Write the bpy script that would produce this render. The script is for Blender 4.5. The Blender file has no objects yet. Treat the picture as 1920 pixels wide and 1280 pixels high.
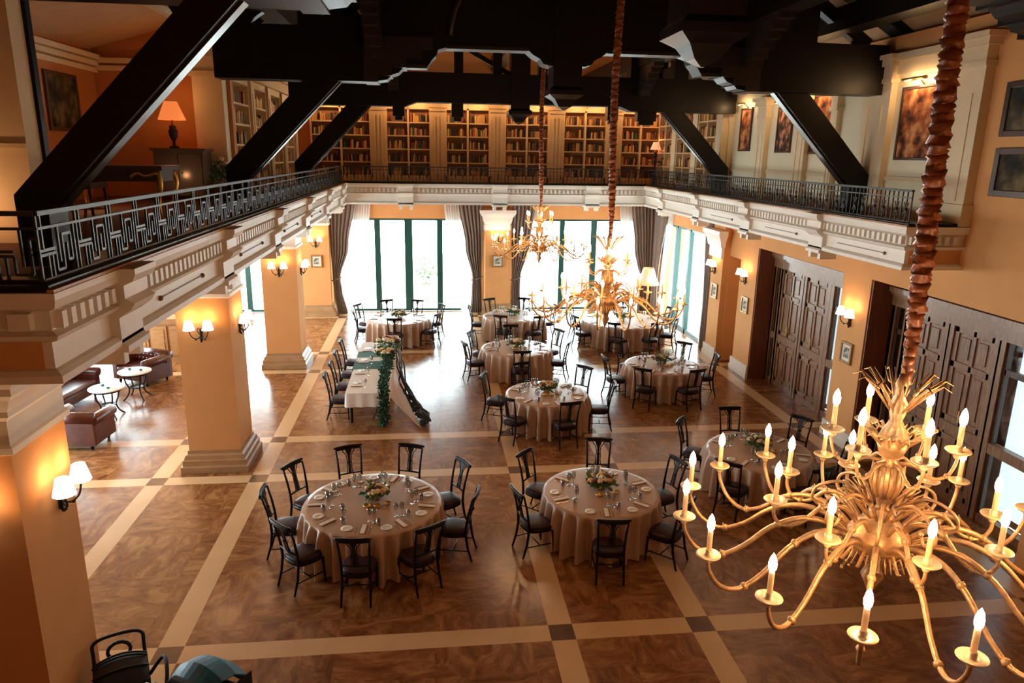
import bpy, math, random
from mathutils import Vector, Matrix
R = math.radians
PI = math.pi
sc = bpy.context.scene
C = sc.collection

# ------------------------------------------------------------------ camera, world, exposure
cd = bpy.data.cameras.new('camera'); cam = bpy.data.objects.new('camera', cd); C.objects.link(cam)
cd.sensor_width = 36.0; cd.lens = 1355.13 * 36.0 / 1920.0
cd.clip_start = 0.05; cd.clip_end = 300
def cam_axes(pitch, yaw, roll):
    fw = Vector((math.sin(yaw)*math.cos(pitch), math.cos(yaw)*math.cos(pitch), -math.sin(pitch)))
    rt = Vector((math.cos(yaw), -math.sin(yaw), 0.0)); up = rt.cross(fw)
    r2 = rt*math.cos(roll)+up*math.sin(roll); u2 = -rt*math.sin(roll)+up*math.cos(roll)
    return fw, r2, u2
_f, _r, _u = cam_axes(R(14.5318), R(6.6320), R(0.9019))
cam.matrix_world = Matrix(((_r.x, _u.x, -_f.x, 0), (_r.y, _u.y, -_f.y, 0), (_r.z, _u.z, -_f.z, 6.0), (0, 0, 0, 1)))
sc.camera = cam
w = bpy.data.worlds.new('sky'); sc.world = w; w.use_nodes = True
bg = w.node_tree.nodes['Background']; bg.inputs[0].default_value = (0.9, 0.94, 1.0, 1); bg.inputs[1].default_value = 15.0
vs = sc.view_settings
vs.view_transform = 'Standard'; vs.look = 'None'; vs.gamma = 1; vs.use_curve_mapping = False; vs.exposure = 0.55
sc.cycles.use_denoising = True
sc.cycles.max_bounces = 8; sc.cycles.diffuse_bounces = 4; sc.cycles.glossy_bounces = 3
sc.cycles.transparent_max_bounces = 12; sc.cycles.transmission_bounces = 4
sc.cycles.sample_clamp_indirect = 4.0
sc.cycles.caustics_reflective = False; sc.cycles.caustics_refractive = False
WARM = (1.0, 0.50, 0.18)
CHAND_W = 17.0      # watts of each of the lamps of a chandelier's candle ring
SCONCE_W = 8.0
def sky_portal(name, loc, rot, sx, sy):
    l = bpy.data.lights.new(name, 'AREA'); l.shape = 'RECTANGLE'; l.size = sx; l.size_y = sy
    l.cycles.is_portal = True
    o = bpy.data.objects.new(name, l); o.location = loc; o.rotation_euler = rot; C.objects.link(o)
# daylight enters through the tall windows of the back wall, the right wall and the left aisle
sky_portal('sky_portal', (-0.8, 28.0, 1.8), (R(-90), 0, 0), 5.0, 3.6)
sky_portal('sky_portal', (5.9, 28.0, 1.8), (R(-90), 0, 0), 5.2, 3.6)
sky_portal('sky_portal', (-7.2, 28.0, 1.8), (R(-90), 0, 0), 4.2, 3.6)
sky_portal('sky_portal', (8.95, 24.3, 1.8), (0, R(90), 0), 3.6, 5.0)
sky_portal('sky_portal', (-9.75, 13.5, 1.8), (0, R(-90), 0), 3.6, 5.0)
sky_portal('sky_portal', (-9.75, 22.75, 1.8), (0, R(-90), 0), 3.6, 7.5)
def lamp(name, loc, watts, parent=None, color=WARM, radius=0.05):
    l = bpy.data.lights.new(name, 'POINT'); l.energy = watts; l.color = color; l.shadow_soft_size = radius
    o = bpy.data.objects.new(name, l); o.location = loc; C.objects.link(o)
    if parent: o.parent = parent
    return o

# ------------------------------------------------------------------ materials
def mat(name, col, rough=0.6, metal=0.0, var=0.0, scale=4.0, col2=None, bump=0.0, spec=None, emit=None, estr=0.0, coat=0.0, stretch=(1,1,1), detail=4):
    m = bpy.data.materials.new(name); m.use_nodes = True
    n = m.node_tree.nodes; L = m.node_tree.links; b = n['Principled BSDF']
    b.inputs['Base Color'].default_value = (*col, 1); b.inputs['Roughness'].default_value = rough
    b.inputs['Metallic'].default_value = metal
    if spec is not None: b.inputs['Specular IOR Level'].default_value = spec
    if coat: b.inputs['Coat Weight'].default_value = coat; b.inputs['Coat Roughness'].default_value = 0.1
    if emit: b.inputs['Emission Color'].default_value = (*emit, 1); b.inputs['Emission Strength'].default_value = estr
    tc = n.new('ShaderNodeTexCoord'); mp = n.new('ShaderNodeMapping'); mp.inputs['Scale'].default_value = stretch
    L.new(tc.outputs['Object'], mp.inputs[0])
    nz = n.new('ShaderNodeTexNoise'); nz.inputs['Scale'].default_value = scale; nz.inputs['Detail'].default_value = detail
    L.new(mp.outputs[0], nz.inputs['Vector'])
    if var or col2:
        c2 = col2 or tuple(max(0, c*(1-var)) for c in col)
        rp = n.new('ShaderNodeValToRGB'); rp.color_ramp.elements[0].position = 0.35; rp.color_ramp.elements[1].position = 0.65
        rp.color_ramp.elements[0].color = (*c2, 1); rp.color_ramp.elements[1].color = (*col, 1)
        L.new(nz.outputs[0], rp.inputs[0]); L.new(rp.outputs[0], b.inputs['Base Color'])
    if bump:
        bp = n.new('ShaderNodeBump'); bp.inputs['Strength'].default_value = bump; bp.inputs['Distance'].default_value = 0.02
        L.new(nz.outputs[0], bp.inputs['Height']); L.new(bp.outputs[0], b.inputs['Normal'])
    return m
def stone(name, c1, c2, c3, rough):
    m = bpy.data.materials.new(name); m.use_nodes = True
    n = m.node_tree.nodes; L = m.node_tree.links; b = n['Principled BSDF']; b.inputs['Roughness'].default_value = rough
    tc = n.new('ShaderNodeTexCoord')
    # slabs: the veining turns from slab to slab
    sep = n.new('ShaderNodeSeparateXYZ'); L.new(tc.outputs['Object'], sep.inputs[0])
    nz0 = n.new('ShaderNodeTexNoise'); nz0.inputs['Scale'].default_value = 2.3; nz0.inputs['Detail'].default_value = 8; nz0.inputs['Roughness'].default_value = 0.68; nz0.inputs['Distortion'].default_value = 1.1
    ck = n.new('ShaderNodeTexChecker'); ck.inputs['Scale'].default_value = 0.82
    L.new(tc.outputs['Object'], ck.inputs['Vector'])
    m1 = n.new('ShaderNodeMapping'); m1.inputs['Scale'].default_value = (2.0, 0.9, 1); m1.inputs['Rotation'].default_value = (0, 0, 0.5)
    m2 = n.new('ShaderNodeMapping'); m2.inputs['Scale'].default_value = (0.9, 2.0, 1); m2.inputs['Rotation'].default_value = (0, 0, 0.4)
    L.new(tc.outputs['Object'], m1.inputs[0]); L.new(tc.outputs['Object'], m2.inputs[0])
    mx = n.new('ShaderNodeMix'); mx.data_type = 'VECTOR'
    L.new(ck.outputs['Fac'], mx.inputs['Factor']); L.new(m1.outputs[0], mx.inputs['A']); L.new(m2.outputs[0], mx.inputs['B'])
    L.new(mx.outputs['Result'], nz0.inputs['Vector'])
    rp = n.new('ShaderNodeValToRGB'); e = rp.color_ramp.elements
    e[0].position = 0.36; e[0].color = (*c1, 1); e[1].position = 0.64; e[1].color = (*c3, 1)
    k = e.new(0.5); k.color = (*c2, 1)
    L.new(nz0.outputs[0], rp.inputs[0]); L.new(rp.outputs[0], b.inputs['Base Color'])
    return m
def glass(name, tint=(0.9, 0.97, 0.96), refl=0.08):
    m = bpy.data.materials.new(name); m.use_nodes = True
    n = m.node_tree.nodes; L = m.node_tree.links; n.remove(n['Principled BSDF']); out = n['Material Output']
    t = n.new('ShaderNodeBsdfTransparent'); t.inputs[0].default_value = (*tint, 1)
    g = n.new('ShaderNodeBsdfGlossy'); g.inputs['Roughness'].default_value = 0.03
    fr = n.new('ShaderNodeLayerWeight'); fr.inputs[0].default_value = refl*2
    x = n.new('ShaderNodeMixShader'); L.new(fr.outputs['Facing'], x.inputs[0]); L.new(t.outputs[0], x.inputs[1]); L.new(g.outputs[0], x.inputs[2])
    L.new(x.outputs[0], out.inputs[0]); return m
def sheer(name, col, alpha):
    m = bpy.data.materials.new(name); m.use_nodes = True
    n = m.node_tree.nodes; L = m.node_tree.links; n.remove(n['Principled BSDF']); out = n['Material Output']
    t = n.new('ShaderNodeBsdfTransparent'); d = n.new('ShaderNodeBsdfDiffuse'); d.inputs[0].default_value = (*col, 1)
    tr = n.new('ShaderNodeBsdfTranslucent'); tr.inputs[0].default_value = (*col, 1)
    a = n.new('ShaderNodeMixShader'); a.inputs[0].default_value = 0.5; L.new(d.outputs[0], a.inputs[1]); L.new(tr.outputs[0], a.inputs[2])
    x = n.new('ShaderNodeMixShader'); x.inputs[0].default_value = alpha; L.new(t.outputs[0], x.inputs[1]); L.new(a.outputs[0], x.inputs[2])
    L.new(x.outputs[0], out.inputs[0]); return m
def glow(name, col, s):
    m = bpy.data.materials.new(name); m.use_nodes = True
    b = m.node_tree.nodes['Principled BSDF']; b.inputs['Base Color'].default_value = (*col, 1)
    b.inputs['Emission Color'].default_value = (*col, 1); b.inputs['Emission Strength'].default_value = s
    return m
def painting(name, c1, c2, c3, sc_=3.0):
    return stone_like(name, c1, c2, c3, sc_)
def stone_like(name, c1, c2, c3, s):
    m = bpy.data.materials.new(name); m.use_nodes = True
    n = m.node_tree.nodes; L = m.node_tree.links; b = n['Principled BSDF']; b.inputs['Roughness'].default_value = 0.7; b.inputs['Specular IOR Level'].default_value = 0.15
    tc = n.new('ShaderNodeTexCoord'); nz = n.new('ShaderNodeTexNoise'); nz.inputs['Scale'].default_value = s; nz.inputs['Detail'].default_value = 5
    L.new(tc.outputs['Object'], nz.inputs['Vector'])
    rp = n.new('ShaderNodeValToRGB'); e = rp.color_ramp.elements
    e[0].position = 0.38; e[0].color = (*c1, 1); e[1].position = 0.64; e[1].color = (*c3, 1); k = e.new(0.5); k.color = (*c2, 1)
    L.new(nz.outputs[0], rp.inputs[0]); L.new(rp.outputs[0], b.inputs['Base Color']); return m
M = {}
M['plaster'] = mat('apricot plaster', (0.68, 0.335, 0.13), 0.85, var=0.06, scale=2, bump=0.05, spec=0.15)
M['cream'] = mat('cream painted plaster', (0.72, 0.58, 0.38), 0.7, var=0.05, scale=3)
M['moulding'] = mat('ivory moulding paint', (0.82, 0.75, 0.66), 0.5, var=0.05, scale=5)
M['white_cap'] = mat('white capital paint', (0.80, 0.76, 0.72), 0.5)
M['ceiling'] = mat('tan ceiling plaster', (0.55, 0.36, 0.2), 0.8, var=0.08)
M['timber'] = mat('black stained timber', (0.006, 0.004, 0.004), 0.4, var=0.3, scale=8, stretch=(1, 6, 6), spec=0.25)
M['iron'] = mat('dark wrought iron', (0.03, 0.034, 0.03), 0.45, metal=0.4)
M['iron_black'] = mat('black iron', (0.010, 0.010, 0.011), 0.5, metal=0.3)
M['stone'] = stone('veined brown marble', (0.14, 0.045, 0.014), (0.24, 0.098, 0.033), (0.37, 0.185, 0.07), 0.22)
M['band'] = mat('beige marble band', (0.64, 0.42, 0.23), 0.24, var=0.08, scale=1.5)
M['dark_sq'] = mat('dark brown marble', (0.16, 0.09, 0.06), 0.16, var=0.3, scale=3)
M['base'] = mat('brown marble plinth', (0.34, 0.20, 0.10), 0.3, col2=(0.40, 0.25, 0.13), scale=3, stretch=(1, 1, 2))
M['wood'] = mat('walnut joinery', (0.30, 0.155, 0.075), 0.4, col2=(0.17, 0.08, 0.038), scale=6, stretch=(6, 6, 0.7), coat=0.3)
M['wood_dark'] = mat('recessed walnut panel', (0.09, 0.045, 0.025), 0.35, col2=(0.05, 0.025, 0.014), scale=6, stretch=(6, 6, 0.7))
M['red_wood'] = mat('reddish wood lining', (0.2, 0.065, 0.03), 0.45, var=0.3, scale=5, stretch=(5, 5, 0.6))
M['green_frame'] = mat('dark green window frame', (0.008, 0.07, 0.058), 0.35)
M['glass'] = glass('window glass')
M['clear'] = glass('drinking glass', (0.86, 0.88, 0.88), 0.33)
M['curtain'] = mat('taupe velvet curtain', (0.24, 0.185, 0.155), 0.9, var=0.1, scale=10)
M['sheer'] = sheer('white sheer voile', (0.95, 0.95, 0.95), 0.6)
M['tulle'] = sheer('blush tulle', (0.9, 0.66, 0.52), 0.78)
M['chair'] = mat('dark mahogany chair wood', (0.009, 0.004, 0.0035), 0.38, var=0.3, scale=10, spec=0.2)
M['leather'] = mat('aubergine leather seat', (0.032, 0.010, 0.016), 0.45, var=0.15, scale=12, spec=0.25)
M['cloth'] = mat('beige satin tablecloth', (0.47, 0.31, 0.22), 0.36, var=0.06, scale=3)
M['white_cloth'] = mat('white linen', (0.82, 0.78, 0.74), 0.7)
M['napkin'] = mat('rust brown napkin linen', (0.30, 0.13, 0.075), 0.8)
M['china'] = mat('white china', (0.85, 0.83, 0.8), 0.2)
M['steel'] = mat('polished cutlery steel', (0.7, 0.68, 0.65), 0.2, metal=1.0)
M['gold'] = mat('antique gilt metal', (0.62, 0.37, 0.17), 0.4, metal=0.5, var=0.3, scale=25, bump=0.3)
M['gold_pale'] = mat('pale gilt drip pan', (0.86, 0.60, 0.32), 0.4, metal=0.35)
M['candle'] = mat('ivory candle tube', (0.80, 0.45, 0.22), 0.5, emit=(1.0, 0.4, 0.13), estr=0.25)
M['bulb'] = glow('lit candle bulb', (1.0, 0.88, 0.7), 30.0)
M['bulb_far'] = glow('lit small candle bulb', (1.0, 0.84, 0.62), 6.0)
M['sleeve'] = mat('ruched rust silk cord sleeve', (0.34, 0.10, 0.035), 0.35, var=0.4, scale=12, bump=0.5)
M['shade_lit'] = glow('lit white fabric shade', (1.0, 0.9, 0.74), 1.6)
M['shade_orange'] = glow('lit amber fabric shade', (0.95, 0.24, 0.06), 0.55)
M['shade_peach'] = glow('lit peach fabric shade', (0.9, 0.42, 0.22), 0.55)
M['green'] = mat('eucalyptus green leaves', (0.05, 0.12, 0.05), 0.6, col2=(0.16, 0.24, 0.12), scale=9)
M['green_dark'] = mat('dark green foliage', (0.012, 0.06, 0.035), 0.6, col2=(0.03, 0.12, 0.07), scale=9)
M['petal'] = mat('cream rose petals', (0.82, 0.70, 0.50), 0.6, var=0.1, scale=20)
M['petal_or'] = mat('apricot rose petals', (0.78, 0.42, 0.16), 0.6, var=0.2, scale=20)
M['petal_red'] = mat('burgundy petals', (0.12, 0.02, 0.03), 0.6)
M['brass'] = mat('brass votive bowl', (0.8, 0.5, 0.16), 0.3, metal=0.7)
M['teal'] = mat('teal velvet runner', (0.04, 0.17, 0.16), 0.8, var=0.2, scale=8)
M['black_cloth'] = mat('black gauze', (0.015, 0.015, 0.02), 0.8)
M['oxblood'] = mat('oxblood leather', (0.085, 0.016, 0.010), 0.3, var=0.35, scale=8, coat=0.2)
M['white_marble'] = mat('pale marble top', (0.72, 0.76, 0.75), 0.12)
M['shelf'] = mat('cream bookcase paint', (0.66, 0.43, 0.22), 0.55)
M['shelf_back'] = mat('brown bookcase backing', (0.30, 0.13, 0.05), 0.7)
M['pram'] = mat('black pram fabric', (0.010, 0.011, 0.013), 0.7)
M['pram_grey'] = mat('charcoal pram lining', (0.05, 0.046, 0.042), 0.6)
M['pram_blue'] = mat('petrol blue pram canopy', (0.01, 0.17, 0.33), 0.5, var=0.5, scale=6, bump=0.3)
M['alu'] = mat('brushed aluminium tube', (0.5, 0.5, 0.5), 0.35, metal=0.9)
M['frame_dark'] = mat('dark picture frame', (0.05, 0.022, 0.012), 0.35, coat=0.3)
M['frame_gilt'] = mat('gilt picture frame', (0.35, 0.2, 0.08), 0.35, metal=0.5)
M['paper'] = mat('ivory passe partout', (0.75, 0.68, 0.55), 0.7)
M['ink'] = mat('grey engraving print', (0.1, 0.1, 0.1), 0.7, col2=(0.5, 0.48, 0.42), scale=12)
M['oak'] = mat('honey oak cabinet', (0.42, 0.2, 0.07), 0.4, var=0.25, scale=6, stretch=(1, 1, 5))
BOOKC = [('dark red', (0.17, 0.025, 0.015)), ('brown', (0.16, 0.06, 0.02)), ('tan', (0.5, 0.26, 0.09)), ('dark green', (0.02, 0.06, 0.03)), ('black', (0.012, 0.01, 0.01)), ('ochre', (0.62, 0.34, 0.09)), ('rust', (0.4, 0.1, 0.03))]
for k, c in BOOKC: M['book '+k] = mat(k+' book binding', c, 0.5)

# ------------------------------------------------------------------ mesh helpers
class MB:
    def __init__(s): s.v = []; s.f = []; s.mi = []; s.sm = []
    def add(s, vs, fs, mi=0, sm=False):
        o = len(s.v); s.v += [tuple(p) for p in vs]
        for f in fs: s.f.append(tuple(i+o for i in f)); s.mi.append(mi); s.sm.append(sm)
    def box(s, x0, y0, z0, x1, y1, z1, mi=0):
        if x0 > x1: x0, x1 = x1, x0
        if y0 > y1: y0, y1 = y1, y0
        if z0 > z1: z0, z1 = z1, z0
        s.add([(x0,y0,z0),(x1,y0,z0),(x1,y1,z0),(x0,y1,z0),(x0,y0,z1),(x1,y0,z1),(x1,y1,z1),(x0,y1,z1)],
              [(0,3,2,1),(4,5,6,7),(0,1,5,4),(1,2,6,5),(2,3,7,6),(3,0,4,7)], mi)
    def bar(s, a, b, wd, ht, up=(0,0,1), mi=0):
        a = Vector(a); b = Vector(b); d = (b-a).normalized(); up = Vector(up)
        sd = d.cross(up)
        if sd.length < 1e-4: sd = d.cross(Vector((0,1,0)))
        sd.normalize(); u = sd.cross(d).normalized()
        vs = []
        for p in (a, b):
            for i, j in ((-1,-1),(1,-1),(1,1),(-1,1)): vs.append(p+sd*wd/2*i+u*ht/2*j)
        s.add(vs, [(0,3,2,1),(4,5,6,7),(0,1,5,4),(1,2,6,5),(2,3,7,6),(3,0,4,7)], mi)
    def tube(s, pts, r, n=8, mi=0, sm=True, caps=True):
        pts = [Vector(p) for p in pts]; N = len(pts)
        rs = r if isinstance(r, (list, tuple)) else [r]*N
        prev = None; vs = []
        for i, p in enumerate(pts):
            d = (pts[min(i+1, N-1)]-pts[max(i-1, 0)])
            d = d.normalized() if d.length > 1e-9 else Vector((0,0,1))
            if prev is None:
                a = Vector((0,0,1)) if abs(d.z) < 0.9 else Vector((1,0,0)); x = d.cross(a).normalized()
            else:
                x = prev-d*prev.dot(d); x = x.normalized() if x.length > 1e-6 else d.orthogonal().normalized()
            prev = x; y = d.cross(x)
            for k in range(n):
                t = 2*PI*k/n; vs.append(p+(x*math.cos(t)+y*math.sin(t))*rs[i])
        fs = [(i*n+k, i*n+(k+1) % n, (i+1)*n+(k+1) % n, (i+1)*n+k) for i in range(N-1) for k in range(n)]
        if caps: fs += [tuple(range(n-1, -1, -1)), tuple((N-1)*n+k for k in range(n))]
        s.add(vs, fs, mi, sm)
    def lathe(s, prof, n=16, c=(0,0,0), mi=0, sm=True, sx=1, sy=1):
        vs = [(c[0]+r*sx*math.cos(2*PI*k/n), c[1]+r*sy*math.sin(2*PI*k/n), c[2]+z) for r, z in prof for k in range(n)]
        N = len(prof)
        fs = [(i*n+k, i*n+(k+1) % n, (i+1)*n+(k+1) % n, (i+1)*n+k) for i in range(N-1) for k in range(n)]
        if prof[0][0] > 1e-4: fs.append(tuple(range(n-1, -1, -1)))
        if prof[-1][0] > 1e-4: fs.append(tuple((N-1)*n+k for k in range(n)))
        s.add(vs, fs, mi, sm)
    def sq(s, prof, cx, cy, mi=0, ratio=1.0, ymax=9e9, xmax=9e9):     # stacked square rings (half width, z); ratio scales y
        vs = []
        for h, z in prof:
            for i, j in ((-1,-1),(1,-1),(1,1),(-1,1)): vs.append((min(cx+h*i, xmax), min(cy+(h*ratio)*j, ymax), z))
        N = len(prof)
        fs = [(i*4+k, i*4+(k+1) % 4, (i+1)*4+(k+1) % 4, (i+1)*4+k) for i in range(N-1) for k in range(4)]
        fs += [(3,2,1,0), tuple((N-1)*4+k for k in range(4))]
        s.add(vs, fs, mi)
    def prism(s, poly, fn, mi=0):                   # poly 2D list; fn(p, end) -> 3D for end 0 and 1
        n = len(poly); vs = [fn(p, 0) for p in poly]+[fn(p, 1) for p in poly]
        fs = [(i, (i+1) % n, n+(i+1) % n, n+i) for i in range(n)]+[tuple(range(n-1, -1, -1)), tuple(range(n, 2*n))]
        s.add(vs, fs, mi)
    def ball(s, c, r, n=10, mi=0, sx=1, sy=1, sz=1):
        m = max(4, n//2+1)
        s.lathe([(max(1e-5, r*math.sin(PI*i/m)), -r*math.cos(PI*i/m)*sz) for i in range(m+1)], n, c, mi, True, sx, sy)
    def xf(s, mat4, start=0):
        for i in range(start, len(s.v)): s.v[i] = tuple(mat4 @ Vector(s.v[i]))
    def build(s, name, mats, parent=None, loc=None, rot=None, bevel=0):
        me = bpy.data.meshes.new(name); me.from_pydata(s.v, [], s.f)
        for m in (mats if isinstance(mats, (list, tuple)) else [mats]): me.materials.append(m)
        me.polygons.foreach_set('material_index', s.mi); me.polygons.foreach_set('use_smooth', s.sm); me.update()
        import bmesh
        bm = bmesh.new(); bm.from_mesh(me); bmesh.ops.recalc_face_normals(bm, faces=bm.faces); bm.to_mesh(me); bm.free()
        o = bpy.data.objects.new(name, me); C.objects.link(o)
        if parent: o.parent = parent
        if loc: o.location = loc
        if rot: o.rotation_euler = rot
        if bevel:
            b = o.modifiers.new('bevel', 'BEVEL'); b.width = bevel; b.segments = 2; b.limit_method = 'ANGLE'
        return o
def tag(o, label=None, cat=None, group=None, kind=None):
    if label: o['label'] = label
    if cat: o['category'] = cat
    if group: o['group'] = group
    if kind: o['kind'] = kind
    return o
def thing(name, label, cat, loc=(0,0,0), rz=0, group=None):
    o = bpy.data.objects.new(name, None); C.objects.link(o); o.location = loc; o.rotation_euler = (0, 0, rz)
    o.empty_display_size = 0.1
    return tag(o, label, cat, group)
KIDS = {}
def kids(o): return [c for c in C.objects if c.parent == o]
def copy_tree(o, loc, rz, label, group=None, cat=None):
    if o.name not in KIDS:
        KIDS[o.name] = [(c, kids(c)) for c in kids(o)]
    r = o.copy(); C.objects.link(r); r.location = loc; r.rotation_euler = (0, 0, rz)
    r['label'] = label
    if group: r['group'] = group
    for c, gs in KIDS[o.name]:
        d = c.copy(); C.objects.link(d); d.parent = r
        for g in gs:
            e = g.copy(); C.objects.link(e); e.parent = d
    return r
def struct(name, mb, m, label=None):
    o = mb.build(name, m); o['kind'] = 'structure'
    if label: o['label'] = label
    return o

# ------------------------------------------------------------------ the setting
XL, XR = -9.6, 8.8         # outer walls
YB, YF = 27.95, -3.0
GX0, GX1, GY = -2.756, 7.677, 25.78   # edges of the gallery cornice: left, right, back
GZ0, GZ1 = 4.24, 4.95
NL, NR = 5.59, 10.99       # near ends of the left and the right gallery
COLY = [6.8, 13.93, 20.87]
W_ = 0.32
bx = [-10.15, -5.25, -3.417, 1.484, 3.347, 8.25]
by = [-1.01, 0.92, 5.92, 7.85, 12.85, 14.77, 19.8, 21.74, 26.77]
xs = sorted([XL]+[v for b in bx for v in (b, b+W_) if XL < v < 9.7]+[9.7]); ys = sorted([YF]+[v for b in by for v in (b, b+W_)]+[YB])
fl = MB()
def isb(a, bs): return any(b-1e-4 <= a < b+W_-1e-4 for b in bs)
for i in range(len(xs)-1):
    for j in range(len(ys)-1):
        X0, X1, Y0, Y1 = xs[i], xs[i+1], ys[j], ys[j+1]
        ix = isb((X0+X1)/2, bx); iy = isb((Y0+Y1)/2, by)
        mi = 2 if (ix and iy) else 1 if (ix or iy) else 0
        fl.add([(X0,Y0,0),(X1,Y0,0),(X1,Y1,0),(X0,Y1,0)], [(0,1,2,3)], mi)
fl.box(XL, YF, -0.2, 9.7, YB, -0.02, 0)
struct('floor', fl, [M['stone'], M['band'], M['dark_sq']])

ZT = 4.3                     # ceiling under the galleries
wb = MB()                    # back wall with three tall window openings
segs = [(XL-0.2, -9.3), (-5.1, -3.35), (1.75, 3.35), (8.45, 9.9)]
for a, b in segs: wb.box(a, YB, 0, b, YB+0.35, 3.62)
wb.box(XL-0.2, YB, 3.62, 9.9, YB+0.35, 12.6)
# boxed headers above the two hall windows
wb.box(-2.2, YB-0.28, 3.6, 0.62, YB, ZT); wb.box(4.0, YB-0.28, 3.6, 7.4, YB, ZT)
struct('wall_back', wb, M['plaster'])
wl = MB(); wl.box(XL-0.3, YF, 0, XL, 11.0, 8.0); wl.box(XL-0.3, 16.0, 0, XL, 19.0, 8.0); wl.box(XL-0.3, 26.5, 0, XL, YB+0.35, 8.0)
wl.box(XL-0.3, 11.0, 3.62, XL, 16.0, 8.0); wl.box(XL-0.3, 19.0, 3.62, XL, 26.5, 8.0)
struct('wall_left', wl, M['plaster'])
wf = MB(); wf.box(XL-0.3, YF-0.3, 0, 10.0, YF, 12.6)
struct('wall_front', wf, M['plaster'])
wr = MB()
def rseg(y0, y1, z0=0, z1=ZT, d=0.9): wr.box(XR, y0, z0, XR+d, y1, z1)
rseg(26.9, YB+0.35); rseg(20.42, 21.45, d=0.9); wr.box(XR+0.45, 19.6, 0, XR+0.9, 20.42, ZT); wr.box(XR, 19.6, 3.2, XR+0.45, 20.42, ZT); rseg(18.55, 19.6); rseg(13.42, 14.42); rseg(YF, 8.9)
rseg(21.45, 26.9, 3.62, ZT); rseg(14.42, 18.55, 3.66, ZT); rseg(8.9, 13.42, 3.68, ZT)
wr.box(XR, YF, ZT, XR+0.9, YB+0.35, 8.25)
wr.box(XR-0.18, 20.45, 0, XR, 21.3, ZT)     # shallow pilaster at the end of the window wall
o = struct('wall_right', wr, M['plaster'])
# recesses that hold the wooden door screens
rc = MB()
for y0, y1 in ((8.9, 13.42), (14.42, 18.55)):
    rc.box(9.72, y0-0.2, 0, 9.9, y1+0.2, 4.0)
struct('wall_recess', rc, M['red_wood'])
rl = MB()
for y in (13.40, 18.53):
    rl.box(XR+0.02, y-0.03, 0, 9.72, y, 3.66)
struct('trim_1', rl, M['red_wood'], 'reddish wood lining of the door reveal')

# galleries: slab, soffit and cornice
sl = MB()
sl.box(XL, NL+0.12, ZT, GX0-0.2, YB, 4.9); sl.box(GX1+0.2, NR+0.12, ZT, XR, YB, 4.9); sl.box(GX0-0.2, GY+0.2, ZT, GX1+0.2, YB, 4.9)
struct('ceiling_gallery_underside', sl, M['plaster'])
PROF = [(0.62, 4.24), (0.05, 4.24), (0.05, 4.30), (0.09, 4.33), (0.13, 4.34), (0.13, 4.55), (0.05, 4.58), (0.03, 4.62), (0.10, 4.65), (0.10, 4.80), (0.02, 4.83), (0.0, 4.90), (0.0, 4.95), (0.62, 4.95)]
def run(mb, prof, side, a0, a1, m0=1, m1=1, out=0.0, mi=0):
    # side 'L': edge x=GX0 facing +x, run along y; mitred where m is 1 (inner corner) or -1 (outer corner)
    def fn(p, e):
        d, z = p; d -= out
        if side == 'L': return (GX0-d, (a1+m1*d) if e else (a0+m0*d), z)
        if side == 'R': return (GX1+d, (a1+m1*d) if e else (a0+m0*d), z)
        if side == 'B': return ((a1+m1*d) if e else (a0+m0*d), GY+d, z)
        if side == 'NL': return ((a1+m1*d) if e else (a0+m0*d), NL+d, z)
        if side == 'NR': return ((a1+m1*d) if e else (a0+m0*d), NR+d, z)
    mb.prism(prof, fn, mi)
def dents(mb, side, a0, a1, step=0.15):
    n = int((a1-a0)/step)
    for i in range(n):
        a = a0+(i+0.25)*step; b = a+step*0.5
        d0, d1 = 0.03, 0.11
        if side == 'L': mb.box(GX0-d1, a, 4.66, GX0-d0, b, 4.79)
        if side == 'R': mb.box(GX1+d0, a, 4.66, GX1+d1, b, 4.79)
        if side == 'B': mb.box(a, GY+d0, 4.66, b, GY+d1, 4.79)
        if side == 'NL': mb.box(a, NL+d0, 4.66, b, NL+d1, 4.79)
        if side == 'NR': mb.box(a, NR+d0, 4.66, b, NR+d1, 4.79)
c = MB(); run(c, PROF, 'L', NL, GY, 1, 1); dents(c, 'L', NL+0.1, GY-0.1)
run(c, PROF, 'NL', XL, GX0, 0, -1); dents(c, 'NL', XL+0.1, GX0-0.1, 0.3)
struct('trim_left', c, M['moulding'], 'ivory dentilled cornice along the left gallery')
c = MB(); run(c, PROF, 'R', NR, GY, 1, 1); dents(c, 'R', NR+0.1, GY-0.1)
run(c, PROF, 'NR', GX1, XR, 1, 0); dents(c, 'NR', GX1+0.1, XR-0.05)
struct('trim_right', c, M['moulding'], 'ivory dentilled cornice along the right gallery')
c = MB(); run(c, PROF, 'B', GX0, GX1, -1, 1); dents(c, 'B', GX0+0.1, GX1-0.1)
struct('trim_back', c, M['moulding'], 'ivory dentilled cornice along the back gallery')
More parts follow.
